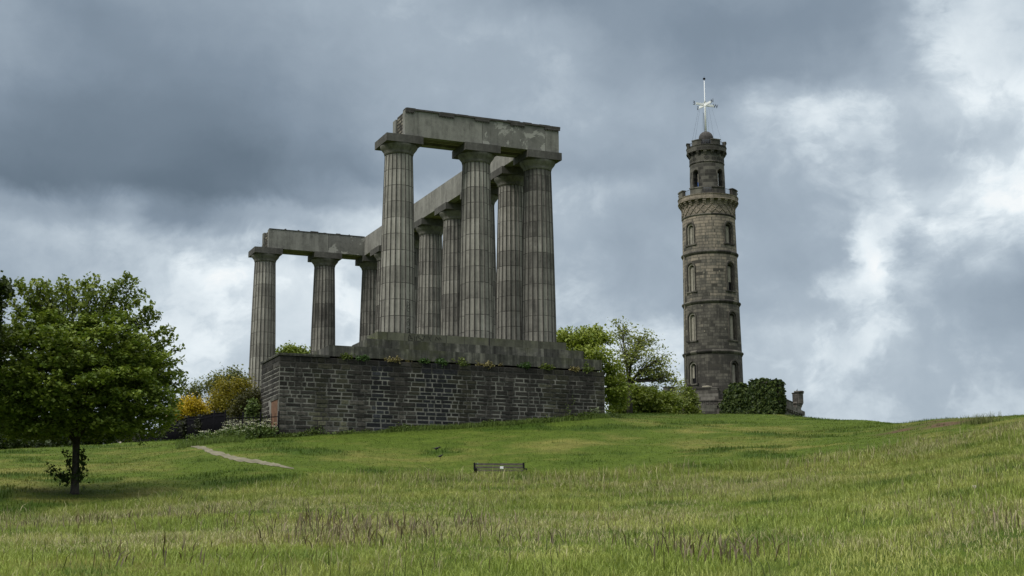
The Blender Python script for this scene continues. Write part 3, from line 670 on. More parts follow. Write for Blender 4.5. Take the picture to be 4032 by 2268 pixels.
# podium: a wall of single coursed stones bedded in mortar
PX0, PX1, PY0, PY1 = -14.67, 2.6, -2.5, 1.15
pw = MB()
base = tb(MB().box(PX0+0.004, PX1-0.004, PY0+0.004, PY1-0.03, -7.5, -1.70), 'podium_wall', M['mortar'])
def stone(face, u0, u1, z0, z1):
    j = 0.014+0.009*random.random(); ins = 0.016
    pr = random.uniform(0.003, 0.03)
    uc, zc = (u0+u1)/2, (z0+z1)/2
    # colour of each stone: soot, pale rebuilt patches low down, greenish runs
    s_ = 0.032*random.uniform(0.5, 1.4); tint = np.array([1.0, 0.95, 0.87])
    if face == 'f':
        low = max(0, min(1, (-3.4-zc)/0.9)); left = max(0, min(1, (-8.2-uc)/3.0))
        nz_ = float(fbm(uc*0.7, zc*1.6, 13, 3))
        if nz_ > 0.5-0.16*left*low-0.05*low: s_ *= 1+1.8*low*(0.35+left)*random.random()
        if -10 < uc < -1 and float(vnoise(uc*0.8, 3.0, 17)) > 0.62: s_ *= 0.6; tint = np.array([0.85, 0.93, 1.15])
        if float(vnoise(uc*1.4, 9.0, 19)) > 0.74: s_ *= 1.35; tint = np.array([1.0, 1.0, 0.72])
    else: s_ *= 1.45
    if random.random() < 0.05: s_ *= 1.8
    if zc > -2.1: s_ *= 0.72
    cl = tuple(np.clip(s_*tint, 0.012, 0.4))
    a0, a1, b0, b1 = u0+j, u1-j, z0+j, z1-j
    a0 += random.uniform(0, 0.012); a1 -= random.uniform(0, 0.012); b0 += random.uniform(0, 0.008); b1 -= random.uniform(0, 0.008)
    O = [(a0, b0), (a1, b0), (a1, b1), (a0, b1)]; I = [(a0+ins, b0+ins), (a1-ins, b0+ins), (a1-ins, b1-ins), (a0+ins, b1-ins)]
    if face == 'f': V = [(u, PY0+0.04, z_) for u, z_ in O]+[(u, PY0+0.012, z_) for u, z_ in O]+[(u, PY0-pr, z_) for u, z_ in I]
    elif face == 'l': V = [(PX0+0.04, -u, z_) for u, z_ in O]+[(PX0+0.012, -u, z_) for u, z_ in O]+[(PX0-pr, -u, z_) for u, z_ in I]
    else: V = [(PX1-0.04, u, z_) for u, z_ in O]+[(PX1-0.012, u, z_) for u, z_ in O]+[(PX1+pr, u, z_) for u, z_ in I]
    fs = []
    for k in (0, 4):
        for i in range(4): fs.append((k+i, k+(i+1) % 4, k+4+(i+1) % 4, k+4+i))
    fs.append((8, 9, 10, 11)); pw.add(V, fs, cl)
def door_gap(u, z0, z1): return False
D0, D1 = hit(1069, 1600, 0, PX0), hit(1093, 1600, 0, PX0)
DZ1, DZ0 = hit(1080, 1578, 0, PX0)[2], hit(1080, 1668, 0, PX0)[2]
z_ = -1.68
while z_ > -7.2:
    hh = random.choice((0.17, 0.19, 0.20, 0.22, 0.24)) if z_ < -2.2 else random.choice((0.24, 0.28))
    for face, ua, ub in (('f', PX0, PX1), ('l', -PY1, -PY0), ('r', PY0, PY1)):
        u = ua+(0.02 if face != 'f' else 0.0)
        while u < ub-0.02:
            L_ = random.choice((0.26, 0.34, 0.42, 0.48, 0.55, 0.62, 0.75)); e = min(u+L_, ub)
            if ub-e < 0.22: e = ub
            if not (face == 'l' and z_ > DZ0 and z_-hh < DZ1 and e > -D0[1] and u < -D1[1]): stone(face, u, e, z_-hh, z_)
            u = e
    z_ -= hh
pw.v = [(p[0], p[1], p[2]+TZ0) for p in pw.v]
stones = pw.build('stonework', M['podium'], base, colors=True)
tb(MB().box(PX0-0.06, -12.24, PY0-0.06, PY1+0.02, -1.675, -1.56), 'coping', M['step']).name = 'coping'
ya, yb = min(D0[1], D1[1]), max(D0[1], D1[1])
dr = tb(MB().box(PX0-0.01, PX0+0.1, ya, yb, DZ0-0.4, DZ1), 'door', M['brown'])
tb(MB().box(PX0-0.04, PX0+0.1, ya-0.12, yb+0.12, DZ1+0.005, DZ1+0.16), 'door_lintel', M['step'])

# painted scrawl on the end column and the top step
def strokes(lines, place, name, parent, r_=0.012, mat=None):
    mb = MB()
    for L_ in lines: mb.tube([place(*p) for p in L_], r_, 5)
    o = mb.build(name, mat or M['graffiti'], parent); return o
cz = lambda px, py: (1560+px*0.15873, 1150+py*0.15873)
def on_step(px, py): q2 = hit(*cz(px, py), 1, -0.930); return (q2[0], q2[1], q2[2]+TZ0)
G1 = [[(300, 1205), (320, 1040), (345, 1075), (355, 1120)], [(345, 1150), (385, 1130), (405, 1160), (400, 1200), (350, 1205), (300, 1200)], [(450, 1090), (452, 1205)],
      [(500, 1195), (505, 1120), (540, 1065), (570, 1090), (545, 1130), (600, 1150), (635, 1180), (610, 1210), (550, 1215), (495, 1200)],
      [(640, 1085), (720, 1085), (650, 1200), (700, 1215)], [(790, 1080), (835, 1165), (880, 1060)], [(835, 1165), (850, 1215)],
      [(975, 1200), (990, 1100), (1020, 1140), (1050, 1190), (1075, 1110), (1120, 1190)]]
for a_, b_ in ((0, 2), (2, 3), (3, 4), (4, 5), (5, 7), (7, 8)): strokes(G1[a_:b_], on_step, 'graffiti_letter', st1)
def on_col(px, py):
    u, v = cz(px, py); d = ray(u, v); ax = np.array([XE, 0.0])
    a2 = d[0]**2+d[1]**2; e = CP[:2]-ax; b2 = e@d[:2]; rr_ = 0.925; c2 = e@e-rr_**2
    t2 = (-b2-math.sqrt(max(0, b2*b2-a2*c2)))/a2; q2 = CP+d*t2
    c0 = COLS[0]; v2 = Vector((q2[0]-XE, q2[1], q2[2])); v2.rotate(Matrix.Rotation(-c0.rotation_euler.z, 3, 'Z')); return v2
G2 = [[(275, 360), (280, 230), (320, 270), (335, 310), (275, 350), (270, 440), (300, 490), (345, 480), (350, 420), (320, 380), (300, 410)], [(298, 530), (295, 610)],
      [(270, 790), (275, 740), (320, 720), (330, 670), (300, 655), (275, 690)], [(270, 790), (290, 830), (330, 830), (330, 770), (305, 750)],
      [(350, 885), (290, 885), (270, 905), (340, 930), (265, 960), (345, 985), (300, 1000)]]
for a_, b_ in ((0, 1), (1, 2), (2, 4), (4, 5)): strokes(G2[a_:b_], on_col, 'graffiti_letter', COLS[0])

# ------------------------------------------------------------------ leaves
def leafmesh(centers, n_each, spread, size, cols, droop=0.5, rs=None, shape=0.75, updown=0.55):
    """leaves scattered about twig ends; returns vertices, quads, colours"""
    rs = rs or rng; nc = len(centers); N = nc*n_each
    c = np.repeat(centers, n_each, 0)+rs.normal(0, 1, (N, 3))*np.asarray(spread)
    nrm = rs.normal(0, 1, (N, 3)); nrm[:, 2] = np.abs(nrm[:, 2])+updown; nrm /= np.linalg.norm(nrm, axis=1)[:, None]
    a = np.cross(nrm, rs.normal(0, 1, (N, 3))); a /= np.linalg.norm(a, axis=1)[:, None]+1e-9; a[:, 2] -= droop*0.5
    b_ = np.cross(nrm, a)
    s = (size*rs.uniform(0.6, 1.25, N))[:, None]
    v = np.stack([c-a*s*0.5, c+b_*s*shape*0.5+a*s*0.05, c+a*s*0.5, c-b_*s*shape*0.5+a*s*0.05], 1).reshape(-1, 3)
    i0 = np.arange(N)*4
    tone = np.repeat(rs.uniform(0, 1, nc), n_each)*0.6+rs.uniform(0, 1, N)*0.4
    ca, cb = np.asarray(cols[0]), np.asarray(cols[1])
    col = ca[None]*(1-tone[:, None])+cb[None]*tone[:, None]
    return v, np.stack([i0, i0+1, i0+2, i0+3], -1), np.repeat(col, 4, 0)
def cat(parts):
    vs, qs, cs = [], [], []; o = 0
    for v, q_, c in parts: vs.append(v); qs.append(q_+o); cs.append(c); o += len(v)
    return np.concatenate(vs), np.concatenate(qs), np.concatenate(cs)
def limb(mb, a, b_, r0, r1, sag=0.15, n=6, seg=5):
    a, b_ = Vector(a), Vector(b_); L_ = (b_-a).length
    off = Vector((random.uniform(-1, 1), random.uniform(-1, 1), random.uniform(0.2, 1)))*sag*L_
    pts = []
    for i in range(seg+1):
        f_ = i/seg; pts.append(a.lerp(b_, f_)+off*math.sin(math.pi*f_)*0.5+Vector((random.uniform(-1, 1), random.uniform(-1, 1), random.uniform(-1, 1)))*0.02*L_*(0 < i < seg))
    mb.tube(pts, [r0+(r1-r0)*i/seg for i in range(seg+1)], n); return pts
def blob_dirs(n):
    d = rng.normal(0, 1, (n, 3)); return d/np.linalg.norm(d, axis=1)[:, None]

# young maple on the near slope
MP = gh(292, 1946); MPD = math.hypot(MP[0]-CP[0], MP[1]-CP[1])
maple = thing('maple_tree', 'dense dark green young maple with a bare straight trunk on the near left slope', 'tree', tuple(MP))
right = np.array([math.cos(azim(290)), -math.sin(azim(290)), 0]); fwd = np.array([math.sin(azim(290)), math.cos(azim(290)), 0])
def mloc(px, py, dep=0.0):      # a point given as seen against the tree, dep metres behind the trunk
    d = ray(px, py); t_ = (MPD+dep)/math.hypot(d[0], d[1])*1.0; return CP+d*t_-MP
TH = mloc(292, 1720)[2]
tr = MB(); tr.tube([(0, 0, -0.15), (0.01, 0, 0.1), (0, 0, 0.8), (-0.02, 0.02, 1.6), (0.0, 0.03, TH)], [0.17, 0.12, 0.103, 0.098, 0.09], 12)
trunk = tr.build('trunk', M['bark'], maple)
CC = mloc(275, 1500); RX, RY, RZ = 2.95, 2.75, 1.95
cl_c, lm = [], MB(); bough = []
dirs = blob_dirs(1050); dirs = dirs[dirs[:, 2] > -0.9]
for d in dirs:
    lump = 0.80+0.38*float(vnoise(d[0]*2.6+5, d[1]*2.6+d[2]*4.2, 23))
    f_ = lump*(random.random()**0.30)
    p = CC+right*d[0]*RX*f_+fwd*d[1]*RY*f_+np.array([0, 0, d[2]*(RZ if d[2] > 0 else RZ*1.25)*f_])
    if p[2] < TH+0.12: continue
    # a bough: a flat drooping fan of leaf sprays at its end
    o_ = right*d[0]+fwd*d[1]; o_ = o_/(np.linalg.norm(o_)+1e-6); n_ = random.randint(5, 8)
    for j in range(n_):
        s_ = random.uniform(-0.35, 0.30); t_ = random.gauss(0, 0.17)
        side = np.array([-o_[1], o_[0], 0])
        cl_c.append(p+o_*s_+side*t_+np.array([0, 0, -0.5*s_*s_-0.35*abs(t_)+random.gauss(0, 0.03)]))
cl_c = np.array(cl_c); cl_c = cl_c[cl_c[:, 2] > TH-0.08]
for k in range(26):
    d = blob_dirs(1)[0]; d[2] = abs(d[2])*0.9+0.05; e = CC+right*d[0]*RX*0.75+fwd*d[1]*RY*0.75+np.array([0, 0, d[2]*RZ*0.8-0.3])
    pts = limb(lm, (0, 0, TH-0.3+0.9*random.random()), e, 0.05, 0.012, 0.12, 5)
lm.tube([(0, 0, TH-0.05), (0.03, 0.02, TH+1.2), (0.0, 0.05, TH+2.6), (0.05, 0, TH+3.6)], [0.10, 0.08, 0.05, 0.015], 8)
# upright leafy shoots along the top
sh = []
for (px, py) in ((75, 1115), (140, 1120), (172, 1118), (185, 1122), (240, 1118), (262, 1122), (305, 1125), (335, 1120), (380, 1100), (425, 1132), (462, 1118), (497, 1095), (522, 1112), (560, 1170), (120, 1150), (215, 1150), (285, 1150), (620, 1245), (655, 1360), (690, 1380), (712, 1470), (705, 1540), (60, 1265), (590, 1210), (640, 1300), (40, 1180), (95, 1135), (155, 1160), (355, 1140), (400, 1150), (445, 1140), (540, 1150), (585, 1240), (665, 1300), (705, 1420), (718, 1510), (690, 1580), (675, 1330)):
    dep = random.uniform(-0.9, 0.9); tip = mloc(px, py, dep); tip = CC+(tip-CC)*1.03; rt = CC+(tip-CC)*random.uniform(0.55, 0.72)
    lm.tube([rt, (rt+tip)/2+rng.normal(0, 0.04, 3), tip], [0.02, 0.014, 0.006], 4)
    for s_ in np.linspace(0.05, 1.0, 16): sh.append(rt+(tip-rt)*s_+rng.normal(0, 0.03+0.09*(1-s_), 3))
lm.build('limb', M['bark'], maple)
sh = np.array(sh)
parts = [leafmesh(cl_c, 16, (0.085, 0.085, 0.055), 0.11, ((0.07, 0.125, 0.025), (0.24, 0.30, 0.055)), 0.6, updown=1.5),
         leafmesh(sh, 15, (0.065, 0.065, 0.06), 0.105, ((0.09, 0.14, 0.03), (0.23, 0.28, 0.055)), 0.7)]
v, q_, c = cat(parts); np_mesh('crown', v, q_, c, M['leaf'], maple)
# leafy suckers at the trunk
su = MB(); sc = []
for (pts) in ([(270, 1905), (225, 1855), (190, 1848)], [(278, 1880), (268, 1820), (262, 1770)], [(312, 1900), (325, 1850), (328, 1780)], [(310, 1890), (320, 1830), (318, 1775)], [(285, 1890), (245, 1885), (235, 1868)]):
    pp_ = [mloc(px, py, -0.1) for px, py in pts]; su.tube(pp_, [0.015, 0.01, 0.005], 4)
    for k in range(2):
        for s_ in np.linspace(0.1, 1, 6): sc.append(pp_[k]+(pp_[k+1]-pp_[k])*s_)
su_o = su.build('sucker', M['bark'], maple)
v, q_, c = leafmesh(np.array(sc), 8, (0.06, 0.06, 0.07), 0.10, ((0.03, 0.055, 0.014), (0.06, 0.09, 0.02)), 0.7); np_mesh('sucker_leaves', v, q_, c, M['leaf'], su_o)

def tree(name, label, px, py_base, dist, blobs, n_cl, n_leaf, spread, size, cols, group=None, trunk_r=0.14, fork=0.35, twigs=40, cat_='tree', shell=0.45, droop=0.3, zmin=None, drop=0.0):
    """blobs: (px, py, rx px, ry px, depth m) — lobes of the crown as seen from the path"""
    b0 = at(px, py_base, dist); b0[2] = float(H(b0[0], b0[1])) if drop == 0.0 else b0[2]-drop
    root = thing(name, label, cat_, tuple(b0), group)
    k = math.hypot(dist, dist*0.16)/F
    rt = np.array([math.cos(azim(px)), -math.sin(azim(px)), 0]); fw = np.array([math.sin(azim(px)), math.cos(azim(px)), 0])
    cs = []; lb = MB(); tot = sum(bb[2]*bb[3] for bb in blobs)
    top = max((at(bb[0], bb[1], dist)[2]-b0[2]) for bb in blobs)
    fz = top*fork; lb_t = MB(); lb_t.tube([(0, 0, -0.3), (0.02, 0.01, fz*0.5), (0, 0.03, fz)], [trunk_r*1.15, trunk_r, trunk_r*0.85], 8)
    lb_t.build('trunk', M['bark'], root)
    for (bx, by, rx, ry, dep) in blobs:
        c0 = at(bx, by, dist+dep)-b0; nb = max(4, int(n_cl*rx*ry/tot))
        dv = blob_dirs(nb); f_ = rng.random(nb)**shell*(0.78+0.4*vnoise(dv[:, 0]*3+bx, dv[:, 2]*3+dv[:, 1]*3, 5))
        pts = c0+rt*(dv[:, :1]*rx*k*f_[:, None])+fw*(dv[:, 1:2]*0.9*rx*k*f_[:, None]); pts[:, 2] += dv[:, 2]*ry*k*f_
        cs.append(pts)
        pl = limb(lb, (0, 0, fz*0.95), c0, trunk_r*0.55, trunk_r*0.2, 0.1, 6)
        for j in rng.choice(nb, min(nb, max(3, int(twigs*rx*ry/tot))), False): limb(lb, pl[random.randint(2, 5)], pts[j], trunk_r*0.16, 0.012, 0.12, 4, 4)
    lb.build('limb', M['bark'], root)
    cs = np.concatenate(cs)
    cs = cs[cs[:, 2] > (0.15 if zmin is None else zmin)]
    v, q_, c = leafmesh(cs, n_leaf, spread, size, cols, droop); np_mesh('crown', v, q_, c, M['leaf'], root)
    return root
YG = ((0.12, 0.175, 0.028), (0.32, 0.37, 0.075)); PG = ((0.14, 0.18, 0.05), (0.32, 0.35, 0.12)); BG_ = ((0.085, 0.13, 0.022), (0.24, 0.29, 0.052))
tree('sycamore_tree', 'leafy yellow green tree rising directly behind the podium right end', 2330, 1640, 108,
     [(2270, 1350, 75, 55, 0), (2340, 1335, 65, 55, 1), (2330, 1410, 95, 55, -1), (2400, 1500, 60, 70, 0), (2235, 1340, 45, 40, 1), (2430, 1560, 50, 55, 1)],
     235, 50, (0.36, 0.36, 0.17), 0.24, YG, twigs=40)
tree('sycamore_tree', 'open crowned sparse tree with bare branches showing between podium and tower', 2480, 1640, 114,
     [(2450, 1310, 60, 50, 0), (2520, 1340, 75, 60, 1), (2480, 1400, 90, 60, -1), (2590, 1420, 60, 55, 0), (2600, 1480, 70, 45, 1), (2540, 1460, 70, 50, 0), (2640, 1500, 40, 35, 0), (2440, 1480, 60, 60, 0)],
     300, 18, (0.32, 0.32, 0.22), 0.20, PG, trunk_r=0.22, fork=0.42, twigs=230, shell=0.6)
tree('shrub', 'broad green shrub mass below the sparse tree', 2520, 1645, 118,
     [(2470, 1560, 65, 60, 0), (2530, 1575, 60, 60, 0), (2450, 1610, 60, 40, -1)], 240, 50, (0.38, 0.38, 0.2), 0.24, BG_, cat_='shrub', twigs=10, fork=0.3, trunk_r=0.1)
tree('shrub', 'green shrub growing against the low battlemented wall', 2610, 1645, 120,
     [(2595, 1588, 60, 42, 0), (2640, 1592, 35, 36, 0), (2600, 1620, 80, 30, -1), (2550, 1600, 40, 45, 1)], 230, 50, (0.38, 0.38, 0.2), 0.24, BG_, cat_='shrub', twigs=10, fork=0.3, trunk_r=0.1)
tree('shrub', 'yellow green shrub at the foot of the tower left of its porch', 2715, 1645, 128,
     [(2705, 1590, 30, 45, 0), (2715, 1615, 30, 26, -1), (2680, 1620, 36, 25, 0), (2708, 1560, 20, 30, 0)], 130, 46, (0.34, 0.34, 0.18), 0.24, ((0.08, 0.12, 0.02), (0.20, 0.235, 0.05)), cat_='shrub', twigs=10, fork=0.3, trunk_r=0.08)
tree('sapling', 'thin sparse sapling against the sky left of the tower', 2690, 1640, 126, [(2680, 1520, 22, 30, 0), (2685, 1570, 26, 26, 0), (2665, 1560, 16, 30, 1)], 40, 12, (0.25, 0.25, 0.2), 0.2, PG, twigs=26, trunk_r=0.05)
# left of the podium
GO = ((0.22, 0.17, 0.012), (0.66, 0.49, 0.03)); GOG = ((0.10, 0.105, 0.02), (0.34, 0.28, 0.03)); DG_ = ((0.025, 0.03, 0.012), (0.075, 0.075, 0.02))
tree('gorse_bush', 'bright yellow flowering gorse bush above the iron fence', 740, 1680, 84, [(740, 1605, 55, 38, 0), (700, 1625, 35, 30, -1), (780, 1620, 40, 35, 0), (690, 1650, 25, 20, 0)], 170, 60, (0.2, 0.2, 0.16), 0.13, GO, cat_='bush', twigs=24, trunk_r=0.06, fork=0.25, droop=0.0)
tree('gorse_bush', 'half flowered yellow green gorse bush beside the far left column', 910, 1680, 86, [(900, 1560, 70, 65, 0), (950, 1540, 40, 50, 0), (860, 1600, 50, 45, -1)], 210, 44, (0.22, 0.22, 0.2), 0.13, GOG, cat_='bush', twigs=40, trunk_r=0.06, fork=0.25, droop=0.0)
tree('sapling', 'pale green slender sapling clump behind the yellow gorse', 800, 1680, 92, [(770, 1540, 30, 40, 0), (830, 1520, 30, 40, 0), (735, 1560, 24, 30, 0), (880, 1500, 35, 40, 0), (920, 1490, 35, 40, 0), (955, 1510, 22, 40, 0)], 170, 20, (0.22, 0.22, 0.22), 0.16, ((0.10, 0.125, 0.045), (0.21, 0.23, 0.09)), twigs=60, trunk_r=0.06, fork=0.2)
tree('gorse_bush', 'dark brown green gorse bush against the podium corner', 1000, 1690, 70.5, [(985, 1590, 45, 42, 0), (1015, 1565, 22, 35, 0.5), (950, 1620, 40, 30, 0), (1010, 1630, 25, 35, 0.3)], 150, 60, (0.17, 0.17, 0.15), 0.10, DG_, cat_='bush', twigs=16, trunk_r=0.05, fork=0.25, droop=0.0)
tree('elder_shrub', 'leafy pale shrub with broad leaves behind the railing by the podium corner', 1000, 1700, 68.3, [(995, 1605, 22, 35, 0), (1005, 1655, 30, 30, 0)], 50, 26, (0.11, 0.11, 0.09), 0.15, ((0.06, 0.10, 0.025), (0.17, 0.22, 0.08)), cat_='shrub', twigs=10, trunk_r=0.03, fork=0.3)
tree('tree', 'small green treetop showing between the two far left columns', 1150, 1500, 135, [(1130, 1395, 40, 30, 0), (1185, 1400, 35, 28, 0), (1160, 1440, 60, 50, 0)], 150, 46, (0.35, 0.35, 0.22), 0.26, BG_, twigs=14)
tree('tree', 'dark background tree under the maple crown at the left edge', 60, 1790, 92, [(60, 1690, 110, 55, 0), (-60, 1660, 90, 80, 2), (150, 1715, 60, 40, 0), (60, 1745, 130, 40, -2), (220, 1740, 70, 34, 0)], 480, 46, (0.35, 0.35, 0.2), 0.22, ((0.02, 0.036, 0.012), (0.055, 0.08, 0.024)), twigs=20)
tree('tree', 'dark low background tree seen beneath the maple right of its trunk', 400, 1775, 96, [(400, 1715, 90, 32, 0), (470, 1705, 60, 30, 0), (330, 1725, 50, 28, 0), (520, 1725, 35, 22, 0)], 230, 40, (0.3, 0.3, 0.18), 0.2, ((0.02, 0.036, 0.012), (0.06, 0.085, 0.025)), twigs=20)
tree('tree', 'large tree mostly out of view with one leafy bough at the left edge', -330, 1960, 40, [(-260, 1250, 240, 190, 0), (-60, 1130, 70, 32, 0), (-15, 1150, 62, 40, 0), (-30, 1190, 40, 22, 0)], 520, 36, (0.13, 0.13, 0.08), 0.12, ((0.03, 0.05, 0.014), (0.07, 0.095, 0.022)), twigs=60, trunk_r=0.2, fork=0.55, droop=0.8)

tree('bramble', 'dark bramble thicket just behind the long iron fence', 720, 1700, 87, [(780, 1690, 60, 38, -9), (700, 1700, 55, 35, -2), (840, 1680, 45, 40, -14), (640, 1715, 45, 28, 2), (580, 1735, 45, 25, 5), (510, 1745, 45, 22, 7)], 330, 44, (0.22, 0.22, 0.16), 0.13, ((0.010, 0.014, 0.008), (0.03, 0.036, 0.014)), cat_='bramble', twigs=14, trunk_r=0.04, fork=0.2, zmin=-3.0)
# ------------------------------------------------------------------ tower
TD = 150.0
def TX(y): return 2779+(y-522)*0.0319
def Zt(y): return CP[2]+TD*tanel(TX(y), y)
tp0 = at(TX(1500), 1500, TD)
TB = Zt(1655)
tower = thing('signal_tower', 'tall round dark stone signal tower with battlements and a white mast', 'tower', (tp0[0], tp0[1], TB))
def z(y): return Zt(y)-TB
def rpx(hw, y):
    Q = np.array([tp0[0], tp0[1], Zt(y)]); return hw*((Q-CP)@_f)/F
TA = math.atan2(CP[1]-tp0[1], CP[0]-tp0[0])       # bearing from the tower to the camera
def ta(deg): return TA+R(deg)                       # + is towards the left seen from the camera? (anticlockwise)
# screen-left is anticlockwise from the camera bearing when seen from above -> negative angle is right
def boolcut(obj, cutters):
    for c in cutters:
        md = obj.modifiers.new('b', 'BOOLEAN'); md.operation = 'DIFFERENCE'; md.solver = 'EXACT'; md.object = c
    dg = bpy.context.evaluated_depsgraph_get(); dg.update()
    me = bpy.data.meshes.new_from_object(obj.evaluated_get(dg)); obj.modifiers.clear(); old = obj.data; obj.data = me; bpy.data.meshes.remove(old)
    for c in cutters: bpy.data.objects.remove(c)
def arch_pts(w, h, n=10):       # outline of a round headed opening, base at 0
    p = [(-w/2, 0), (w/2, 0)]; p += [(w/2*math.cos(math.pi*i/n), h-w/2+w/2*math.sin(math.pi*i/n)) for i in range(n+1)]
    return p
def arch_prism(mb, w, h, y0, y1, T, col=None, n=10):
    p = arch_pts(w, h, n); k = len(p)
    vs = [tuple(T @ Vector((a, y0, b_))) for a, b_ in p]+[tuple(T @ Vector((a, y1, b_))) for a, b_ in p]
    fs = [tuple(range(k)), tuple(range(2*k-1, k-1, -1))]+[(i, k+i, k+(i+1) % k, (i+1) % k) for i in range(k)]
    return mb.add(vs, fs, col)
def arch_ring(mb, w0, h0, w1, h1, y0, y1, T, n=12):
    a, b_ = arch_pts(w0, h0, n)[1:], arch_pts(w1, h1, n)[1:]
    a = a+[(-w0/2, 0)]; b_ = b_+[(-w1/2, 0)]; k = len(a); vs = []
    for yy in (y0, y1):
        vs += [tuple(T @ Vector((q[0], yy, q[1]))) for q in a]+[tuple(T @ Vector((q[0], yy, q[1]))) for q in b_]
    fs = []
    for i in range(k-1):
        fs += [(i, i+1, k+i+1, k+i), (2*k+i, 3*k+i, 3*k+i+1, 2*k+i+1), (k+i, k+i+1, 3*k+i+1, 3*k+i), (i, 2*k+i, 2*k+i+1, i+1)]
    fs += [(0, k, 3*k, 2*k), (k-1, 3*k-1, 4*k-1, 2*k-1)]
    return mb.add(vs, fs)
zg = 0.0
r_bot, r3, r2, r1, rL = rpx(116.5, 1600), rpx(113.5, 1400), rpx(109, 1203), rpx(106, 1011), rpx(103, 864)
wall = MB().lathe([(r_bot, -2.5), (r_bot, 0.3), (r3, z(1398)), (r2, z(1203)), (r1, z(1011)), (rL, z(868))], 96, smooth=False)
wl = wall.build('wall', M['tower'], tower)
up = MB().lathe([(rL+0.004, z(868)), (rL, z(826)), (rL, z(786))], 96, smooth=False)
cut = []; WINS = []
def rad_at(y):
    ys = [1600, 1400, 1203, 1011, 864]; rs_ = [r_bot, r3, r2, r1, rL]; return float(np.interp(-y, [-q for q in ys], rs_))
for yt, yb in ((890.5, 977), (1046, 1160), (1238, 1352), (1429, 1520)):
    for ang_ in (43.5, -46.5, 133.5, -136.5):
        r_ = rad_at((yt+yb)/2); T = Matrix.Rotation(ta(-ang_)+math.pi/2, 4, 'Z')
        T = Matrix.Translation((0, 0, z(yb))) @ T
        cb = MB(); arch_prism(cb, 1.0, z(yt)-z(yb)-0.12, -r_-0.5, -r_+0.42, T)
        c_ = cb.build('cutter', M['tower'], tower); cut.append(c_); WINS.append((T, r_, z(yt)-z(yb), yt, ang_))
boolcut(wl, cut)
wl.data.materials.clear(); wl.data.materials.append(M['tower'])
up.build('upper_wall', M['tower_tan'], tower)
for i, (T, r_, hh, yt, ang_) in enumerate(WINS):
    if abs(ang_) > 90: continue
    fm = MB(); arch_ring(fm, 1.02, hh-0.11, 1.30, hh+0.04, -r_-0.05, -r_+0.12, T); fw_ = fm.build('window', M['hood'], tower)
    fi = MB(); arch_ring(fi, 0.78, hh-0.30, 0.98, hh-0.14, -r_+0.10, -r_+0.40, T); fi.build('window_frame', M['board'] if ang_ > 0 else M['hood'], fw_)
    MB().box(-0.78, 0.78, -r_-0.12, -r_+0.35, -0.14, 0.0, T=T).build('sill', M['tower_trim'], fw_)
    bk = MB(); arch_prism(bk, 0.96, hh-0.2, -r_+0.395, -r_+0.41, T); bk.build('opening', M['black'], fw_)
    open_low = (yt == 1046 and ang_ < 0); opened = (yt == 1429 and ang_ > 0)
    pn = MB(); hz0 = 0.04+(0.95 if open_low else 0)
    if opened:
        pn.box(-0.36, -0.10, -r_+0.34, -r_+0.385, 0.65, hh-0.42, T=T)
        T2 = T @ Matrix.Translation((0.40, -r_+0.30, 0.0)) @ Matrix.Rotation(R(-20), 4, 'Z')
        cs_ = MB()
        for q2 in (-0.58, -0.31, -0.04): cs_.box(q2, q2+0.055, 0, 0.045, 0.08, hh-0.62, T=T2)
        for zz_ in (0.08, 0.08+(hh-0.76)*0.33, 0.08+(hh-0.76)*0.66, hh-0.68): cs_.box(-0.58, 0.015, 0.003, 0.042, zz_, zz_+0.06, T=T2)
        cs_.build('casement', M['white'], fw_)
        MB().box(-0.56, 0.0, 0.016, 0.028, 0.1, hh-0.66, T=T2).build('pane', M['glass'], fw_)
    else:
        pn.box(-0.36, -0.05, -r_+0.33, -r_+0.385, 0.03, hh-0.44, T=T)
        pn.box(0.02, 0.37, -r_+0.34, -r_+0.388, hz0, hh-0.5, T=T)
    pn.build('board', M['board'], fw_)
def ring(rr_, zz_, t0, hgt, name, mat):
    MB().lathe([(rr_-0.15, zz_-hgt*0.9), (rr_+t0*0.35, zz_-hgt*0.75), (rr_+t0*0.6, zz_-hgt*0.3), (rr_+t0, zz_-hgt*0.1), (rr_+t0, zz_+hgt*0.25), (rr_+t0*0.5, zz_+hgt*0.4), (rr_-0.1, zz_+hgt*0.9)], 96).build(name, mat, tower)
ring(r3, z(1398), 0.17, 0.30, 'string_course', M['tower_trim']); ring(r2, z(1203), 0.18, 0.30, 'string_course', M['tower_trim']); ring(r1, z(1011), 0.17, 0.30, 'string_course', M['tower_trim'])
ring(rL, z(865), 0.09, 0.18, 'string_course', M['tower_trim'])
# lattice frieze
lf = MB(); NL = 22
for k in range(NL):
    for sgn in (1, -1):
        a0 = 2*math.pi*k/NL; a1 = a0+sgn*2*math.pi/NL; seg = 6
        pts = [((rL+0.03)*math.cos(a0+(a1-a0)*i/seg), (rL+0.03)*math.sin(a0+(a1-a0)*i/seg), z(860)+(z(828)-z(860))*i/seg) for i in range(seg+1)]
        lf.tube(pts, 0.05, 4)
lf.build('lattice_frieze', M['tower'], tower)
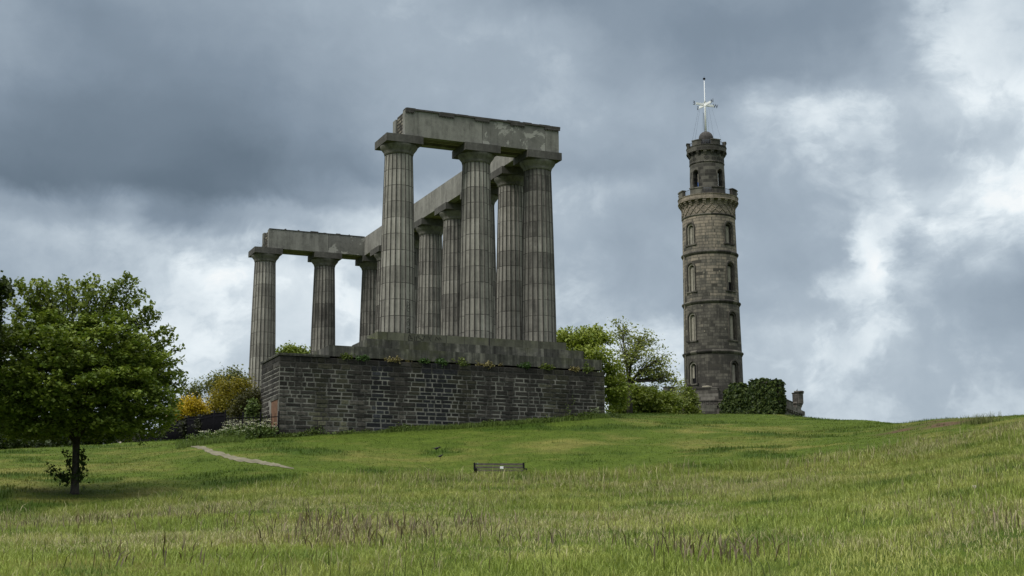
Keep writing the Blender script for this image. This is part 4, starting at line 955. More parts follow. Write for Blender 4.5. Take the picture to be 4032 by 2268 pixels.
# gallery
rp = rpx(116.5, 790)
gb = MB()
NC = 24
for k in range(NC):
    a0 = 2*math.pi*(k+0.2)/NC; a1 = 2*math.pi*(k+0.62)/NC
    gb = MB()
    for q2 in range(3): gb.arc_block(rL-0.05, rL+(rp-rL)*(0.35+0.3*q2), a0, a1, z(826)+(z(808)-z(826))*q2/3, z(826)+(z(808)-z(826))*(q2+1)/3, 2)
    gb.build('corbel', M['tower_tan'], tower)
pm = MB().lathe([(rL-0.1, z(808)), (rp+0.05, z(808)), (rp+0.05, z(808)+0.08), (rp, z(808)+0.10), (rp, z(788)-0.09), (rp+0.06, z(788)-0.07), (rp+0.06, z(788)), (rp-0.38, z(788)), (rp-0.38, z(808)+0.15), (rL-0.1, z(808)+0.15)], 96, cap=False, smooth=False)
par = pm.build('parapet', M['tower_tan'], tower)
MER = [2*math.pi*k/8 for k in range(8)]
for k in range(8):
    a0 = ta(21.5+45*k-12.3); a1 = ta(21.5+45*k+12.3)
    mm = MB().arc_block(rp-0.34, rp-0.02, a0, a1, z(788)+0.003, z(762)-0.12, 6).arc_block(rp-0.40, rp+0.06, a0-0.02, a1+0.02, z(762)-0.118, z(762), 6)
    mm.build('merlon', M['tower_trim'], par)
def rail(rr_, z0_, z1_, n, name, par_):
    mb = MB(); mb.tube([(rr_*math.cos(2*math.pi*i/64), rr_*math.sin(2*math.pi*i/64), z1_) for i in range(65)], 0.022, 5, cap=False)
    for i in range(n): a0 = 2*math.pi*i/n; mb.tube([(rr_*math.cos(a0), rr_*math.sin(a0), z0_), (rr_*math.cos(a0), rr_*math.sin(a0), z1_)], 0.016, 4)
    mb.build(name, M['steel'], par_)
rail(rp-0.42, z(790), z(764), 110, 'railing', tower)
MB().lathe([(0.1, z(792)), (rp-0.3, z(792)), (rp-0.3, z(792)+0.05), (0.1, z(792)+0.05)], 64, cap=False).build('gallery_floor', M['tower_trim'], tower)
# turret
rt_ = rpx(66.7, 680); rtp = rpx(77.5, 600)
tu = MB().lathe([(rt_+0.06, z(800)), (rt_+0.05, z(700)), (rt_, z(650)), (rt_, z(600))], 72, smooth=False).build('turret', M['turret'], tower)
cut = []; TW = []
for ang_ in (40, -46, 137, -137):
    T = Matrix.Translation((0, 0, z(757))) @ Matrix.Rotation(ta(-ang_)+math.pi/2, 4, 'Z')
    cb = MB(); arch_prism(cb, 0.72, z(681)-z(757), -rt_-0.5, -rt_+0.45, T); cut.append(cb.build('cutter', M['turret'], tower)); TW.append((T, ang_))
boolcut(tu, cut); tu.data.materials.clear(); tu.data.materials.append(M['turret'])
hh = z(681)-z(757)
for T, ang_ in TW[:2]:
    fm = MB(); arch_ring(fm, 0.73, hh+0.01, 0.86, hh+0.08, -rt_-0.08, -rt_+0.1, T); fw_ = fm.build('window', M['hood'], tower)
    bk = MB(); arch_prism(bk, 0.70, hh-0.03, -rt_+0.43, -rt_+0.44, T); bk.build('opening', M['black'], fw_)
    if ang_ > 0:
        MB().box(-0.02, 0.32, -rt_+0.3, -rt_+0.36, 0.85, hh-0.42, T=T).build('board', M['board'], fw_)
        MB().box(-0.04, 0.32, -rt_+0.28, -rt_+0.37, 0.0, 0.84, T=T).build('panel', M['blue'], fw_)
    else:
        MB().box(-0.22, -0.16, -rt_+0.2, -rt_+0.3, 0.0, hh-0.4, T=T).box(-0.08, -0.02, -rt_+0.2, -rt_+0.3, 0.0, hh-0.4, T=T).build('casement', M['white'], fw_)
MB().arc_block(rt_-0.05, rt_+0.012, ta(-57), ta(-22)+0.1, z(672), z(659), 8).build('pale_block', M['tower_tan'], tu) if False else None
pb = MB().arc_block(rt_-0.05, rt_+0.012, ta(28)-0.0, ta(62), z(676), z(662), 8)
ring(rt_, z(652), 0.07, 0.16, 'string_course', M['tower_trim'])
for k in range(8):
    a0 = ta(45*k); T = Matrix.Translation((0, 0, (z(624)+z(650))/2)) @ Matrix.Rotation(a0+math.pi/2, 4, 'Z'); qf = MB()
    for s1_, s2_ in ((0.13, 0), (-0.13, 0), (0, 0.13), (0, -0.13)):
        qf.tube([tuple(T @ Vector((s1_+0.11*math.cos(2*math.pi*i/10), -rt_-0.01, s2_+0.11*math.sin(2*math.pi*i/10)))) for i in range(11)], 0.028, 4, cap=False)
    qf.build('quatrefoil', M['band'], tu)
tc = MB(); NC = 16
for k in range(NC):
    a0 = 2*math.pi*(k+0.2)/NC; a1 = 2*math.pi*(k+0.62)/NC
    tc = MB()
    for q2 in range(3): tc.arc_block(rt_-0.05, rt_+(rtp-rt_)*(0.35+0.3*q2), a0, a1, z(624)+(z(610)-z(624))*q2/3, z(624)+(z(610)-z(624))*(q2+1)/3, 2)
    tc.build('corbel', M['tower_trim'], tower)
tpar = MB().lathe([(rt_-0.1, z(610)), (rtp+0.04, z(610)), (rtp+0.04, z(610)+0.07), (rtp, z(610)+0.09), (rtp, z(588)-0.07), (rtp+0.05, z(588)-0.05), (rtp+0.05, z(588)), (rtp-0.32, z(588)), (rtp-0.32, z(610)+0.12), (0.05, z(610)+0.12)], 72, cap=False, smooth=False).build('parapet', M['turret'], tower)
for k in range(6):
    a0 = ta(30+60*k-15); a1 = ta(30+60*k+15)
    MB().arc_block(rtp-0.28, rtp-0.02, a0, a1, z(588)+0.003, z(567)-0.09, 6).arc_block(rtp-0.33, rtp+0.05, a0-0.02, a1+0.02, z(567)-0.088, z(567), 6).build('merlon', M['turret'], tpar)
rail(rtp-0.36, z(590), z(569), 64, 'railing', tower)
dm = 0.80
MB().lathe([(dm, z(600)), (dm, z(546))]+[(dm*math.cos(q2), z(546)+dm*math.sin(q2)) for q2 in np.linspace(0.05, math.pi/2-0.01, 12)], 40).build('dome', M['dome'], tower)
# mast with compass arms
zx = z(415)
ms = MB().tube([(0, 0, z(524)-0.2), (0, 0, z(425)), (0, 0, z(405))], [0.11, 0.10, 0.085], 10).tube([(0, 0, z(406)), (0, 0, z(395)), (0, 0, z(313))], [0.13, 0.05, 0.036], 10)
mast = ms.build('mast', M['white'], tower)
MB().tube([(0, 0, z(313)), (0, 0, z(308))], [0.14, 0.14], 10).tube([(0, 0, z(308)), (0, 0, z(300))], [0.02, 0.01], 5).build('mast_cap', M['iron'], mast)
MB().tube([(0.20*math.cos(ta(-60)), 0.20*math.sin(ta(-60)), z(445)), (0.20*math.cos(ta(-60)), 0.20*math.sin(ta(-60)), z(524))], 0.03, 5).build('guide_rail', M['steel'], mast)
ESC = ta(-56)
def letter(ch, size, T, name, mat, parent, ext=0.02):
    cu = bpy.data.curves.new(name, 'FONT'); cu.body = ch; cu.size = size; cu.extrude = ext; cu.align_x = 'CENTER'; cu.align_y = 'CENTER'
    o = bpy.data.objects.new(name, cu); COL.objects.link(o); dg = bpy.context.evaluated_depsgraph_get(); dg.update()
    me = bpy.data.meshes.new_from_object(o.evaluated_get(dg)); bpy.data.objects.remove(o); bpy.data.curves.remove(cu)
    me.transform(T); me.materials.clear(); me.materials.append(mat)
    o = bpy.data.objects.new(name, me); COL.objects.link(o); o.parent = parent; return o
# screen right = anticlockwise from the camera bearing
for ch, dg_ in (('E', -56), ('N', 34), ('W', 124), ('S', 214)):
    a0 = ta(dg_); T = Matrix.Rotation(a0, 4, 'Z')
    am = MB(); pr = [(0.08, 0.30), (0.45, 0.20), (1.15, 0.20), (1.15, -0.02), (0.45, -0.04), (0.08, -0.12)]
    k = len(pr); vs = [tuple(T @ Vector((p[0], 0.03*s_, zx+p[1]))) for s_ in (-1, 1) for p in pr]
    am.add(vs, [tuple(range(k)), tuple(range(2*k-1, k-1, -1))]+[(i, k+i, k+(i+1) % k, (i+1) % k) for i in range(k)])
    am.tube([tuple(T @ Vector((0.1, 0, zx-0.1))), tuple(T @ Vector((1.35, 0, zx-0.03)))], 0.025, 5)
    arm = am.build('compass_arm', M['white'], mast)
    TL = T @ Matrix.Translation((1.42, 0, zx+0.08)) @ Matrix.Rotation(math.pi/2, 4, 'X')
    letter(ch, 0.62, TL, 'letter', M['steel'], arm)
for dg_ in (30, 100, 165, 230, 300, 345):
    a0 = ta(dg_)
    MB().tube([(0.75*math.cos(a0), 0.75*math.sin(a0), zx-0.25), (1.9*math.cos(a0), 1.9*math.sin(a0), z(585))], 0.008, 4).build('stay', M['steel'], mast)
# downpipe and the small lodge bay with the date
pa = ta(-67); pr_ = r3+0.06
MB().tube([((rad_at(y_)+0.07)*math.cos(pa), (rad_at(y_)+0.07)*math.sin(pa), z(y_)) for y_ in (1010, 1203, 1400, 1560)], 0.05, 6).build('downpipe', M['pipe'], tower)
for dgv, yv in ((-14, 1080), (18, 1077), (-20, 1208), (20, 1204), (-16, 1308), (26, 1300), (18, 957), (30, 1542)):
    a0 = ta(dgv); r_ = rad_at(yv)
    MB().arc_block(r_-0.02, r_+0.03, a0, a0+0.035, z(yv+14), z(yv+14)+0.14, 1).build('vent', M['pipe'], tower)
PC = at(2786, 1580, TD-5.0)-np.array([tp0[0], tp0[1], TB])
Tp = Matrix.Translation((PC[0], PC[1], 0)) @ Matrix.Rotation(TA+math.pi/2, 4, 'Z')
def zp(y): return CP[2]+(TD-5.0)*tanel(2786, y)-TB
bay = MB().box(-1.42, 1.12, 0.0, 4.0, zp(1578)+0.003, zp(1530), T=Tp).box(-1.5, 1.2, -0.06, 4.0, zp(1530)+0.003, zp(1526), T=Tp).build('lodge_bay', M['castle'], tower)
MB().box(-0.95, 1.70, -0.22, 4.0, zp(1598), zp(1578), T=Tp).box(-1.05, 1.75, -0.28, 4.0, zp(1578)-0.05, zp(1575), T=Tp).build('frieze', M['castle'], bay)
MB().box(-1.25, 1.6, -0.05, 4.0, -2.0, zp(1598)-0.004, T=Tp).build('plinth', M['castle'], bay)
cbm = MB()
for k in range(6): cbm.box(-0.9+k*0.5, -0.65+k*0.5, -0.2, 0.0, zp(1604), zp(1598)-0.006, T=Tp)
cbm.build('bracket', M['castle'], bay)
MB().tube([tuple(Tp @ Vector((q2, 0.2, zp(1524)+0.05))) for q2 in (-0.5, 0.0, 0.5)], [0.08, 0.14, 0.06], 8).build('rolled_cover', M['pipe'], bay)
letter('D. MDCCCV', 0.52, Tp @ Matrix.Translation((0.18, -0.222, (zp(1598)+zp(1578))/2-0.03)) @ Matrix.Rotation(math.pi/2, 4, 'X'), 'inscription', M['letter_dark'], bay, 0.006)

# ------------------------------------------------------------------ battlemented walls beside the tower
def wall_seg(root, p0, p1, z0, z1, thick, mat, name='wall'):
    a, b_ = Vector((p0[0], p0[1], 0)), Vector((p1[0], p1[1], 0)); d = (b_-a); L_ = d.length
    T = Matrix.Translation(a) @ Matrix.Rotation(math.atan2(d.y, d.x), 4, 'Z'); return T, L_
lw0, lw1 = at(2500, 1560, 139), at(2667, 1560, 141)
cw = thing('battlemented_wall', 'overgrown battlemented stone wall left of the tower behind the shrubs', 'wall', (lw0[0], lw0[1], CP[2]+139*tanel(2500, 1650)))
T, L_ = wall_seg(cw, (0, 0), (lw1[0]-lw0[0], lw1[1]-lw0[1]), 0, 0, 0, None)
zl = lambda y: 140*tanel(2620, y)-139*tanel(2500, 1650)
MB().box(0, L_, 0, 0.5, -1.5, zl(1541), T=T).build('wall', M['castle'], cw)
for u0, u1, yt in ((0.05*L_, 0.20*L_, 1524), (0.27*L_, 0.51*L_, 1522), (0.72*L_, 0.995*L_, 1519)):
    MB().box(u0, u1, 0.0, 0.5, zl(1541)+0.003, zl(yt)-0.1, T=T).box(u0-0.06, u1+0.06, -0.06, 0.56, zl(yt)-0.098, zl(yt), T=T).build('merlon', M['castle'], cw)
MB().box(L_+0.003, L_+4.4, 0.05, 0.45, -1.5, zl(1587), T=T).build('low_wall', M['castle'], cw)
# right side, ivy clad with an angle turret
rw0, rw1 = at(2866, 1560, 143), at(3072, 1560, 139)
cr = thing('battlemented_wall', 'battlemented lodge wall right of the tower ending in a corbelled angle turret', 'wall', (rw0[0], rw0[1], CP[2]+143*tanel(2858, 1655)))
T, L_ = wall_seg(cr, (0, 0), (rw1[0]-rw0[0], rw1[1]-rw0[1]), 0, 0, 0, None); TR = T; LR = L_
zr = lambda y: 140*tanel(3000, y)-143*tanel(2858, 1655)
MB().box(0, L_, 0, 0.6, -1.5, zr(1520), T=T).build('wall', M['castle'], cr)
MRL = []
for u0, u1, yt in ((0.08*L_, 0.29*L_, 1502), (0.46*L_, 0.77*L_, 1497), (0.84*L_, 0.995*L_, 1508)):
    MB().box(u0, u1, 0.0, 0.6, zr(1520)+0.003, zr(yt), T=T).build('merlon', M['castle'], cr); MRL.append((u0, u1, yt))
# return wall running back from the ivy corner
b0 = Vector((rw1[0]-rw0[0], rw1[1]-rw0[1], 0)); e1 = at(3158, 1600, 149)
b1 = Vector((e1[0]-rw0[0], e1[1]-rw0[1], 0)); d_ = b1-b0; L2 = d_.length
T2 = Matrix.Translation(b0) @ Matrix.Rotation(math.atan2(d_.y, d_.x), 4, 'Z')
zq = lambda y: 141*tanel(3095, y)-143*tanel(2858, 1655)
MB().box(0.05, L2, 0.0, 0.5, -2.5, zq(1614), T=T2).build('wall', M['castle'], cr)
MB().box(0.05, L2, -0.28, 0.22, zq(1609)+0.003, zq(1592), T=T2).build('parapet', M['castle'], cr)
cb_ = MB()
for k in range(9): cb_.box(0.3+k*L2/9.5, 0.3+k*L2/9.5+0.3, -0.25, -0.003, zq(1618), zq(1609)-0.001, T=T2)
cb_.build('bracket', M['castle'], cr)
for f0, f1 in ((0.05, 0.44), (0.62, 0.80)):
    MB().box(f0*L2, f1*L2, -0.28, 0.22, zq(1592)+0.003, zq(1576), T=T2).box(f0*L2-0.08, f1*L2+0.08, -0.34, 0.28, zq(1576)+0.002, zq(1574), T=T2).build('merlon', M['castle'], cr)
# inner parapet beyond
MB().box(3.0, L2-0.4, 0.62, 0.98, zq(1613), zq(1567), T=T2).box(2.9, L2-0.35, 0.56, 1.04, zq(1567)+0.002, zq(1565), T=T2).build('parapet', M['castle'], cr)
tq = T2 @ Matrix.Translation((L2, 0.4, 0))
cz_ = 149*tanel(3150, 1600)-143*tanel(2858, 1655)
zu = lambda y: 149*tanel(3150, y)-143*tanel(2858, 1655)
tv = MB(); 
def poly8(mb, prof, T, n=8):
    vs = [tuple(T @ Vector((r_*math.cos(2*math.pi*(j+0.5)/n), r_*math.sin(2*math.pi*(j+0.5)/n), zz_))) for r_, zz_ in prof for j in range(n)]
    fs = [(i*n+j, i*n+(j+1) % n, (i+1)*n+(j+1) % n, (i+1)*n+j) for i in range(len(prof)-1) for j in range(n)]
    fs += [tuple(range(n))[::-1], tuple((len(prof)-1)*n+j for j in range(n))]; mb.add(vs, fs)
poly8(tv, [(0.30, -2.5), (0.30, zu(1607)), (0.40, zu(1601)), (0.40, zu(1598)), (0.50, zu(1593)), (0.50, zu(1590)), (0.57, zu(1588)), (0.57, zu(1550))], tq)
tvo = tv.build('angle_turret', M['castle'], cr)
mb = MB(); poly8(mb, [(0.62, zu(1550)+0.002), (0.65, zu(1548)), (0.62, zu(1546))], tq); mb.build('coping', M['castle'], tvo)
mb = MB(); T3 = tq @ Matrix.Translation((-0.15, -0.2, 0)); mb.box(-0.5, 0.3, -0.45, 0.45, zu(1546)+0.004, zu(1541), T=T3); mb.build('cap_stone', M['castle'], tvo)
tpt = tq @ Vector((0.25, 0.0, 0))
# ivy
def ivy_on(T, boxes, n, size, cols, outs=0.12):
    pts, nr = [], []
    for (x0, x1, y0, y1, z0, z1) in boxes:
        fs = [('y', y0, -1, (x1-x0)*(z1-z0)), ('x', x0, -1, (y1-y0)*(z1-z0)), ('x', x1, 1, (y1-y0)*(z1-z0)), ('z', z1, 1, (x1-x0)*(y1-y0))]
        for ax, v_, s_, ar in fs:
            k = int(n*ar)
            if k < 1: continue
            p = np.stack([rng.uniform(x0, x1, k), rng.uniform(y0, y1, k), rng.uniform(z0, z1, k)], -1); o_ = np.zeros(3)
            i = 'xyz'.index(ax); p[:, i] = v_; o_[i] = s_
            lump = fbm(p[:, 0]*1.5+p[:, 1]*1.5, p[:, 2]*1.8, 3, 3)
            p += o_*((lump[:, None]-0.2)*0.5+rng.normal(0, 0.06, (k, 1))); pts.append(p); nr.append(np.tile(o_, (k, 1)))
    p = np.concatenate(pts); nn = np.concatenate(nr)
    Tm = np.array(T); p = p @ Tm[:3, :3].T+Tm[:3, 3]; nn = nn @ Tm[:3, :3].T
    N = len(p); nn = nn*0.8+rng.normal(0, 0.55, (N, 3)); nn[:, 2] += 0.35; nn /= np.linalg.norm(nn, axis=1)[:, None]
    a = np.cross(nn, rng.normal(0, 1, (N, 3))); a /= np.linalg.norm(a, axis=1)[:, None]; b_ = np.cross(nn, a); s = (size*rng.uniform(0.6, 1.3, N))[:, None]
    v = np.stack([p-a*s*0.5, p+b_*s*0.45, p+a*s*0.5, p-b_*s*0.45], 1).reshape(-1, 3); i0 = np.arange(N)*4
    tone = np.clip(rng.uniform(0, 1, N)**1.6, 0, 1)[:, None]
    return v, np.stack([i0, i0+1, i0+2, i0+3], -1), np.repeat(np.array(cols[0])*(1-tone)+np.array(cols[1])*tone, 4, 0)
bx = [(-0.2, LR-0.1, -0.25, 0.7, -1.2, zr(1523))]+[(u0, u1, -0.25, 0.7, zr(1523), zr(yt+1)) for u0, u1, yt in MRL]+[(-0.5, 0.7, -0.5, 0.3, -1.2, zr(1572)), (0.3, 2.0, -0.4, 0.2, -1.2, zr(1545)), (LR-0.5, LR-0.1, -0.1, 0.5, -1.2, zr(1562))]
iv = thing('ivy', 'thick dark green ivy smothering the battlemented wall right of the tower', 'ivy', tuple(cr.location))
v, q_, c = ivy_on(TR, bx, 165, 0.26, ((0.022, 0.042, 0.012), (0.10, 0.135, 0.035))); np_mesh('leaves', v, q_, c, M['leaf'], iv)
bx = [(L0*1.0, L1*1.0, -0.15, 0.6, zl(1560), zl(yt)) for L0, L1, yt in ((2.2, 4.0, 1524),)]
lwL = (Vector((lw1[0]-lw0[0], lw1[1]-lw0[1]))).length
Tl, _q = wall_seg(cw, (0, 0), (lw1[0]-lw0[0], lw1[1]-lw0[1]), 0, 0, 0, None)
bx = [(0.25*lwL, 0.52*lwL, -0.15, 0.6, -0.5, zl(1526)), (0.05*lwL, 0.9*lwL, -0.2, 0.5, -0.5, zl(1548))]
iv2 = thing('creeper', 'bright green creeper on the battlemented wall left of the tower', 'creeper', tuple(cw.location))
v, q_, c = ivy_on(Tl, bx, 60, 0.26, ((0.05, 0.085, 0.016), (0.15, 0.19, 0.04))); np_mesh('leaves', v, q_, c, M['leaf'], iv2)

# ------------------------------------------------------------------ iron railings
def fence(label, pts, hgt, step=0.16):
    """pts: ground points; uprights with finials, two rails, posts"""
    root = thing('iron_fence', label, 'fence', tuple(pts[0]))
    P_ = [np.array(p)-np.array(pts[0]) for p in pts]
    bars, rails, posts = MB(), MB(), MB()
    for i in range(len(P_)-1):
        a, b_ = P_[i], P_[i+1]; n = max(2, int(np.linalg.norm((b_-a)[:2])/step))
        for dz_ in (0.18, hgt-0.12): rails.tube([a+np.array([0, 0, dz_]), b_+np.array([0, 0, dz_])], 0.022, 4)
        for k in range(n):
            p = a+(b_-a)*k/n; bars.tube([p+np.array([0, 0, -0.3]), p+np.array([0, 0, hgt])], [0.016, 0.016], 4); bars.tube([p+np.array([0, 0, hgt]), p+np.array([0, 0, hgt+0.07])], [0.022, 0.002], 4)
        MB().tube([a+np.array([0, 0, -0.3]), a+np.array([0, 0, hgt+0.14])], 0.04, 6).build('post', M['iron'], root)
    bars.build('upright', M['iron'], root); rails.build('rail', M['iron'], root)
    return root
def gp(px, d):
    a = azim(px); x_ = CP[0]+math.sin(a)*d; y_ = CP[1]+math.cos(a)*d; return (x_, y_, float(H(x_, y_)))
fence('short black iron railing joining the podium corner to the fence corner', [gp(1092, 66.6), gp(1020, 66.6), gp(950, 66.7), gp(880, 66.9)], 1.08)
fence('long black iron fence running back downhill from the railing corner', [gp(880, 67.0), gp(836, 69.5), gp(781, 73), gp(735, 77), gp(685, 81), gp(643, 84), gp(600, 86), gp(571, 88), gp(500, 92), gp(430, 95)], 1.2, 0.11)

# cow parsley behind the railing
fl = []; sl_ = []
for k in range(150):
    px = random.uniform(870, 1088); dd_ = random.uniform(66.0, 68.6) if px > 890 else random.uniform(65.8, 66.8)
    g = np.array(gp(px, dd_)); top = g+np.array([0, 0, random.uniform(0.35, 0.85)]); sl_.append((g, top)); fl.append(top)
for k in range(16):
    g = np.array(gp(random.uniform(770, 880), random.uniform(65.2, 66.6))); top = g+np.array([0, 0, random.uniform(0.3, 0.7)]); sl_.append((g, top)); fl.append(top)
v1 = leafmesh(np.array(fl), 26, (0.055, 0.055, 0.012), 0.035, ((0.55, 0.57, 0.48), (0.8, 0.8, 0.74)), 0.0, updown=2.0)
mids = np.array([g+(t_-g)*random.uniform(0.05, 0.75) for g, t_ in sl_ for _ in range(3)])
v2 = leafmesh(mids, 12, (0.11, 0.11, 0.07), 0.10, ((0.045, 0.085, 0.02), (0.12, 0.17, 0.05)), 0.4)
v, q_, c = cat([v1, v2]); tag(np_mesh('cow_parsley', v, q_, c, M['leaf']), 'white flowering cow parsley crowding the iron railing', 'wildflowers', kind='stuff')

# weeds along the wall foot
cs_, hs_ = [], []
for k in range(340):
    px = random.uniform(1100, 2390) if k < 250 else random.uniform(1100, 1180); f_ = (px-1100)/1290
    wx = PX0+(PX1-PX0)*f_; wy = PY0-random.uniform(0.05, 0.45); lump = float(fbm(wx*0.7, 1.0, 4, 3))
    cs_.append((wx, wy, float(H(wx, wy))+random.uniform(0.0, 0.42)*max(0.1, lump*1.6-0.35)))
for k in range(60):
    wx = random.uniform(2.7, 4.0); wy = random.uniform(-2.4, 0.6); cs_.append((wx, wy, float(H(wx, wy))+random.uniform(0, 0.25)))
for k in range(90):
    g = gp(random.uniform(720, 960), random.uniform(64.8, 66.6)); cs_.append((g[0], g[1], g[2]+random.uniform(0, 0.4)))
v, q_, c = leafmesh(np.array(cs_), 22, (0.11, 0.08, 0.06), 0.085, ((0.045, 0.085, 0.018), (0.13, 0.175, 0.04)), 0.2)
tag(np_mesh('weeds', v, q_, c, M['leaf']), 'low weeds and nettles along the podium foot and fence corner', 'weeds', kind='stuff')
v_, q2_, t2_, c2_ = [], [], [], []
xs = rng.uniform(PX0, PX1, 9000); ys = PY0-np.abs(rng.normal(0, 0.35, 9000))-0.03
ks = [gp(random.uniform(690, 960), random.uniform(63.5, 67)) for _ in range(3500)]
xs = np.concatenate([xs, [k[0] for k in ks]]); ys = np.concatenate([ys, [k[1] for k in ks]])
v, q_, t_, c = blades('e', xs, ys, rng.uniform(0.10, 0.34, len(xs))*np.clip((xs+13.5)/6, 0.25, 1)*np.where(xs < -15, 4, 1), rng.uniform(0.014, 0.026, len(xs)), np.array([[0.10, 0.15, 0.03]])*rng.uniform(0.6, 1.4, (len(xs), 1)), 0.5)
tag(np_mesh('verge_grass', v, q_, c, M['blade'], tris=t_), 'longer unmown grass along the podium wall foot', 'grass', kind='stuff')

def clump(name, label, cat_, loc, n_cl, spread_c, n_leaf, spread, size, cols, group=None, stem=0.0, droop=0.3):
    root = thing(name, label, cat_, loc, group)
    cs2 = rng.normal(0, 1, (n_cl, 3))*np.array(spread_c)*0.6; cs2[:, 2] = np.abs(cs2[:, 2])
    sb = MB()
    for p in cs2[:8]: sb.tube([(0, 0, -0.03), tuple(p*0.5+np.array([0, 0, 0.02])), tuple(p)], 0.006, 4)
    sb.build('stem', M['bark'], root)
    v, q_, c = leafmesh(cs2, n_leaf, spread, size, cols, droop); np_mesh('foliage', v, q_, c, M['leaf'], root); return root
clump('shrub', 'spiky green shrub against the podium wall near its right end', 'shrub', gp(2222, 72.2), 34, (0.5, 0.3, 0.6), 26, (0.10, 0.10, 0.12), 0.09, ((0.05, 0.085, 0.018), (0.14, 0.185, 0.05)))
clump('shrub', 'small grey green plant at the foot of the podium right corner', 'plant', gp(2340, 72.6), 10, (0.3, 0.2, 0.35), 18, (0.09, 0.09, 0.1), 0.12, ((0.07, 0.11, 0.05), (0.18, 0.22, 0.12)))
# plants rooted on the ledge between podium and steps
LP_ = [(1170+320*0, 1416, 'leafy green weed under the far left end of the lowest step', 0.34, 0), (1425, 1408, 'fern tuft on the ledge below the mossy step corner', 0.30, 1), (1560, 1420, 'low ochre moss cushion on the ledge left of centre', 0.5, 2), (1670, 1427, 'dark green fern on the ledge under the painted scrawl', 0.24, 1),
       (1740, 1430, 'bright green fern on the ledge between two mossy runs', 0.24, 1), (1825, 1440, 'large trailing weed hanging at the middle of the ledge', 0.42, 0), (1930, 1446, 'dry ochre grass cushion right of the large trailing weed', 0.5, 2), (2075, 1450, 'small leafy plant on the ledge below the corner column', 0.34, 1),
       (2150, 1462, 'big hanging green plant on the ledge left of two small ones', 0.46, 0), (2262, 1462, 'thin pale grass tuft on the ledge near its right end', 0.18, 2), (2320, 1465, 'yellow green creeping plant at the right end of the ledge', 0.32, 0)]
for px, py, lb_, sz, kk in LP_:
    px = px if px > 1200 else 1360
    g = hit(px, py, 1, PY0-0.02); cols = (((0.06, 0.10, 0.025), (0.17, 0.21, 0.05)), ((0.035, 0.075, 0.025), (0.09, 0.16, 0.05)), ((0.13, 0.115, 0.04), (0.30, 0.26, 0.13)))[kk]
    clump('ledge_plant', lb_, 'plant', (g[0], PY0+0.04, -1.69), 15, (sz*0.85, 0.08, 0.13 if kk == 2 else 0.24), 20, (0.075, 0.06, 0.06), 0.085, cols, 'weeds rooted on the podium ledge', droop=0.8)
g = hit(1525, 1337, 1, -0.95)
clump('ledge_plant', 'tiny yellow green weed at the left end of the second step', 'plant', (g[0]-0.9, -1.2, -0.5), 5, (0.12, 0.05, 0.16), 10, (0.04, 0.04, 0.05), 0.05, ((0.10, 0.13, 0.03), (0.2, 0.24, 0.06)))
clump('sprig', 'wiry dead sprig growing on the far left capital', 'plant', (XE-0.35, LL-0.6, HC+0.01), 14, (0.22, 0.15, 0.3), 5, (0.07, 0.07, 0.08), 0.05, ((0.05, 0.045, 0.035), (0.09, 0.08, 0.06)))

# tussock on the right-hand rise
tg = gh(3862, 1668)
n = 420; x = tg[0]+rng.normal(0, 0.30, n); y = tg[1]+rng.normal(0, 0.4, n)
v, q_, t_, c = blades('t', x, y, rng.uniform(0.15, 0.5, n), rng.uniform(0.010, 0.018, n), np.array([[0.12, 0.14, 0.045]])*rng.uniform(0.5, 1.5, (n, 1)), 0.7)
tag(np_mesh('grass_tussock', v, q_, c, M['blade'], tris=t_), 'tall ragged grass tussock standing on the skyline beside the bare soil', 'grass tussock')

# ------------------------------------------------------------------ bench
BD = 45.0
bp_ = gp(1970, BD); Bz = CP[2]+BD*tanel(1970, 1820)-0.88
bench = thing('park_bench', 'weathered slatted park bench with a small white plaque half hidden in long grass', 'bench', (bp_[0], bp_[1], Bz))
bench.rotation_euler.z = -azim(1970)+R(7)
hw = 0.76
for k in range(4):
    MB().box(-hw, hw, 0.20+0.035*k, 0.235+0.035*k, 0.50+0.10*k, 0.565+0.10*k).build('back_slat', M['wood'], bench)
for k in range(4): MB().box(-hw, hw, -0.28+0.115*k, -0.19+0.115*k, 0.42, 0.455).build('seat_slat', M['wood'], bench)
for s_ in (-1, 1):
    x_ = s_*(hw+0.035)
    sd = MB().tube([(x_, 0.24, -0.1), (x_, 0.17, 0.4), (x_, 0.34, 0.88)], 0.032, 6).tube([(x_, 0.19, 0.405), (x_, -0.30, 0.405), (x_, -0.34, -0.1)], 0.028, 6).build('end_frame', M['iron'], bench)
    MB().tube([(x_, 0.25, 0.64), (x_, -0.1, 0.665), (x_, -0.30, 0.65), (x_, -0.36, 0.60), (x_, -0.32, 0.55), (x_, -0.27, 0.58)], 0.026, 6).build('armrest', M['iron'], bench)
MB().box(0.02, 0.13, 0.225, 0.245, 0.685, 0.765).build('plaque', M['white'], bench)

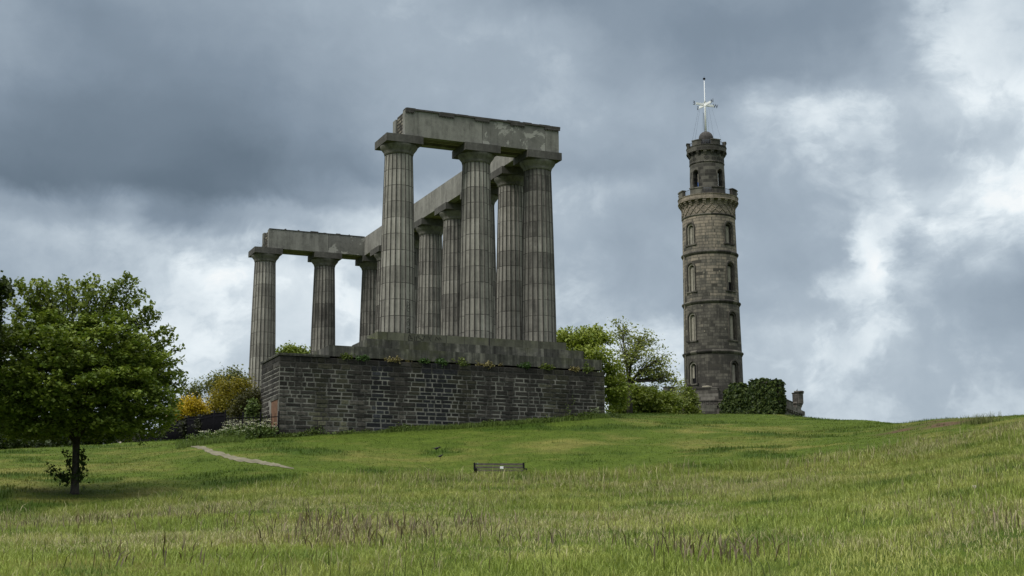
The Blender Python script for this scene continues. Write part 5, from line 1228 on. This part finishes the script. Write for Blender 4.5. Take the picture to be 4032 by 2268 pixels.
# ------------------------------------------------------------------ birds
def bird(label, loc, rz, mat, s=1.0, pitch=0.0, nm='bird'):
    prof = [(-0.21, 0.155, 0.004), (-0.19, 0.15, 0.014), (-0.12, 0.15, 0.020), (-0.07, 0.155, 0.045), (0.0, 0.16, 0.062), (0.06, 0.175, 0.058), (0.105, 0.205, 0.040), (0.13, 0.228, 0.031), (0.155, 0.238, 0.030), (0.178, 0.235, 0.022), (0.195, 0.228, 0.010), (0.235, 0.215, 0.002)]
    n = 10; vs = []; 
    for (x_, z_, r_) in prof:
        wd = 1.0 if x_ > -0.1 else 1.8
        for j in range(n): a = 2*math.pi*j/n; vs.append((x_*s, r_*wd*math.cos(a)*s*0.9, (z_+r_*math.sin(a)*(1.0 if x_ > -0.1 else 0.5))*s))
    fs = [(i*n+j, i*n+(j+1) % n, (i+1)*n+(j+1) % n, (i+1)*n+j) for i in range(len(prof)-1) for j in range(n)]+[tuple(range(n))[::-1], tuple((len(prof)-1)*n+j for j in range(n))]
    mb = MB().add(vs, fs, None, True)
    for sy in (-1, 1):
        mb.tube([(0.0, 0.025*s*sy, 0.12*s), (-0.01*s, 0.028*s*sy, 0.055*s), (0.01*s, 0.03*s*sy, 0.0)], [0.014*s, 0.007*s, 0.006*s], 5).tube([(0.01*s, 0.03*s*sy, 0.003), (0.05*s, 0.035*s*sy, 0.002)], 0.005*s, 4)
    mb.v = [(p[0]*math.cos(pitch)-(p[2]-0.0)*math.sin(pitch), p[1], p[0]*math.sin(pitch)+p[2]*math.cos(pitch)) for p in mb.v]
    o = mb.build(nm, mat); o.location = loc; o.rotation_euler.z = rz; return tag(o, label, 'bird')
g = gh(1719, 1781); bird('upper black crow with head lowered on the mown slope', (g[0], g[1], g[2]+0.02), -azim(1719)+R(8), M['bird'], 0.86, 0.0)
g = gh(1733, 1809); bird('lower black crow standing nearer the bench', (g[0], g[1], g[2]+0.02), -azim(1733)-R(10), M['bird'], 0.66, 0.0)
g = cr.matrix_world if False else None
tw = Vector(cr.location)+tpt
bird('small grey bird perched on the corner turret of the lodge wall', (tw.x, tw.y, cr.location.z+zu(1541)), -azim(3160), M['gull'], 1.0, R(48))

# litter
def scrap(label, px, py, dz_, sz, mat):
    g = gh(px, py); mb = MB(); vs = []
    for j in range(5):
        for i in range(5): vs.append(((i-2)/4*sz, (j-2)/4*sz*0.7, 0.3*sz*math.sin(i*1.7+j*0.8)+sz*0.3*(j/4)))
    fs = [(j*5+i, j*5+i+1, (j+1)*5+i+1, (j+1)*5+i) for j in range(4) for i in range(4)]
    o = mb.add(vs, fs, None, True).build('litter_scrap', mat); so_ = o.modifiers.new('s', 'SOLIDIFY'); so_.thickness = 0.004
    o.location = (g[0], g[1], g[2]+dz_); o.rotation_euler = (0.9, 0.2, -azim(px)); return tag(o, label, 'litter')
scrap('crumpled teal wrapper in the grass left below the bench', 1878, 1862, 0.30, 0.10, M['teal'])
scrap('pale torn scrap in the grass far right', 3838, 1936, 0.08, 0.06, M['litter'])
scrap('pale scrap of paper below the fence on the mown grass', 472, 1748, 0.06, 0.12, M['litter'])
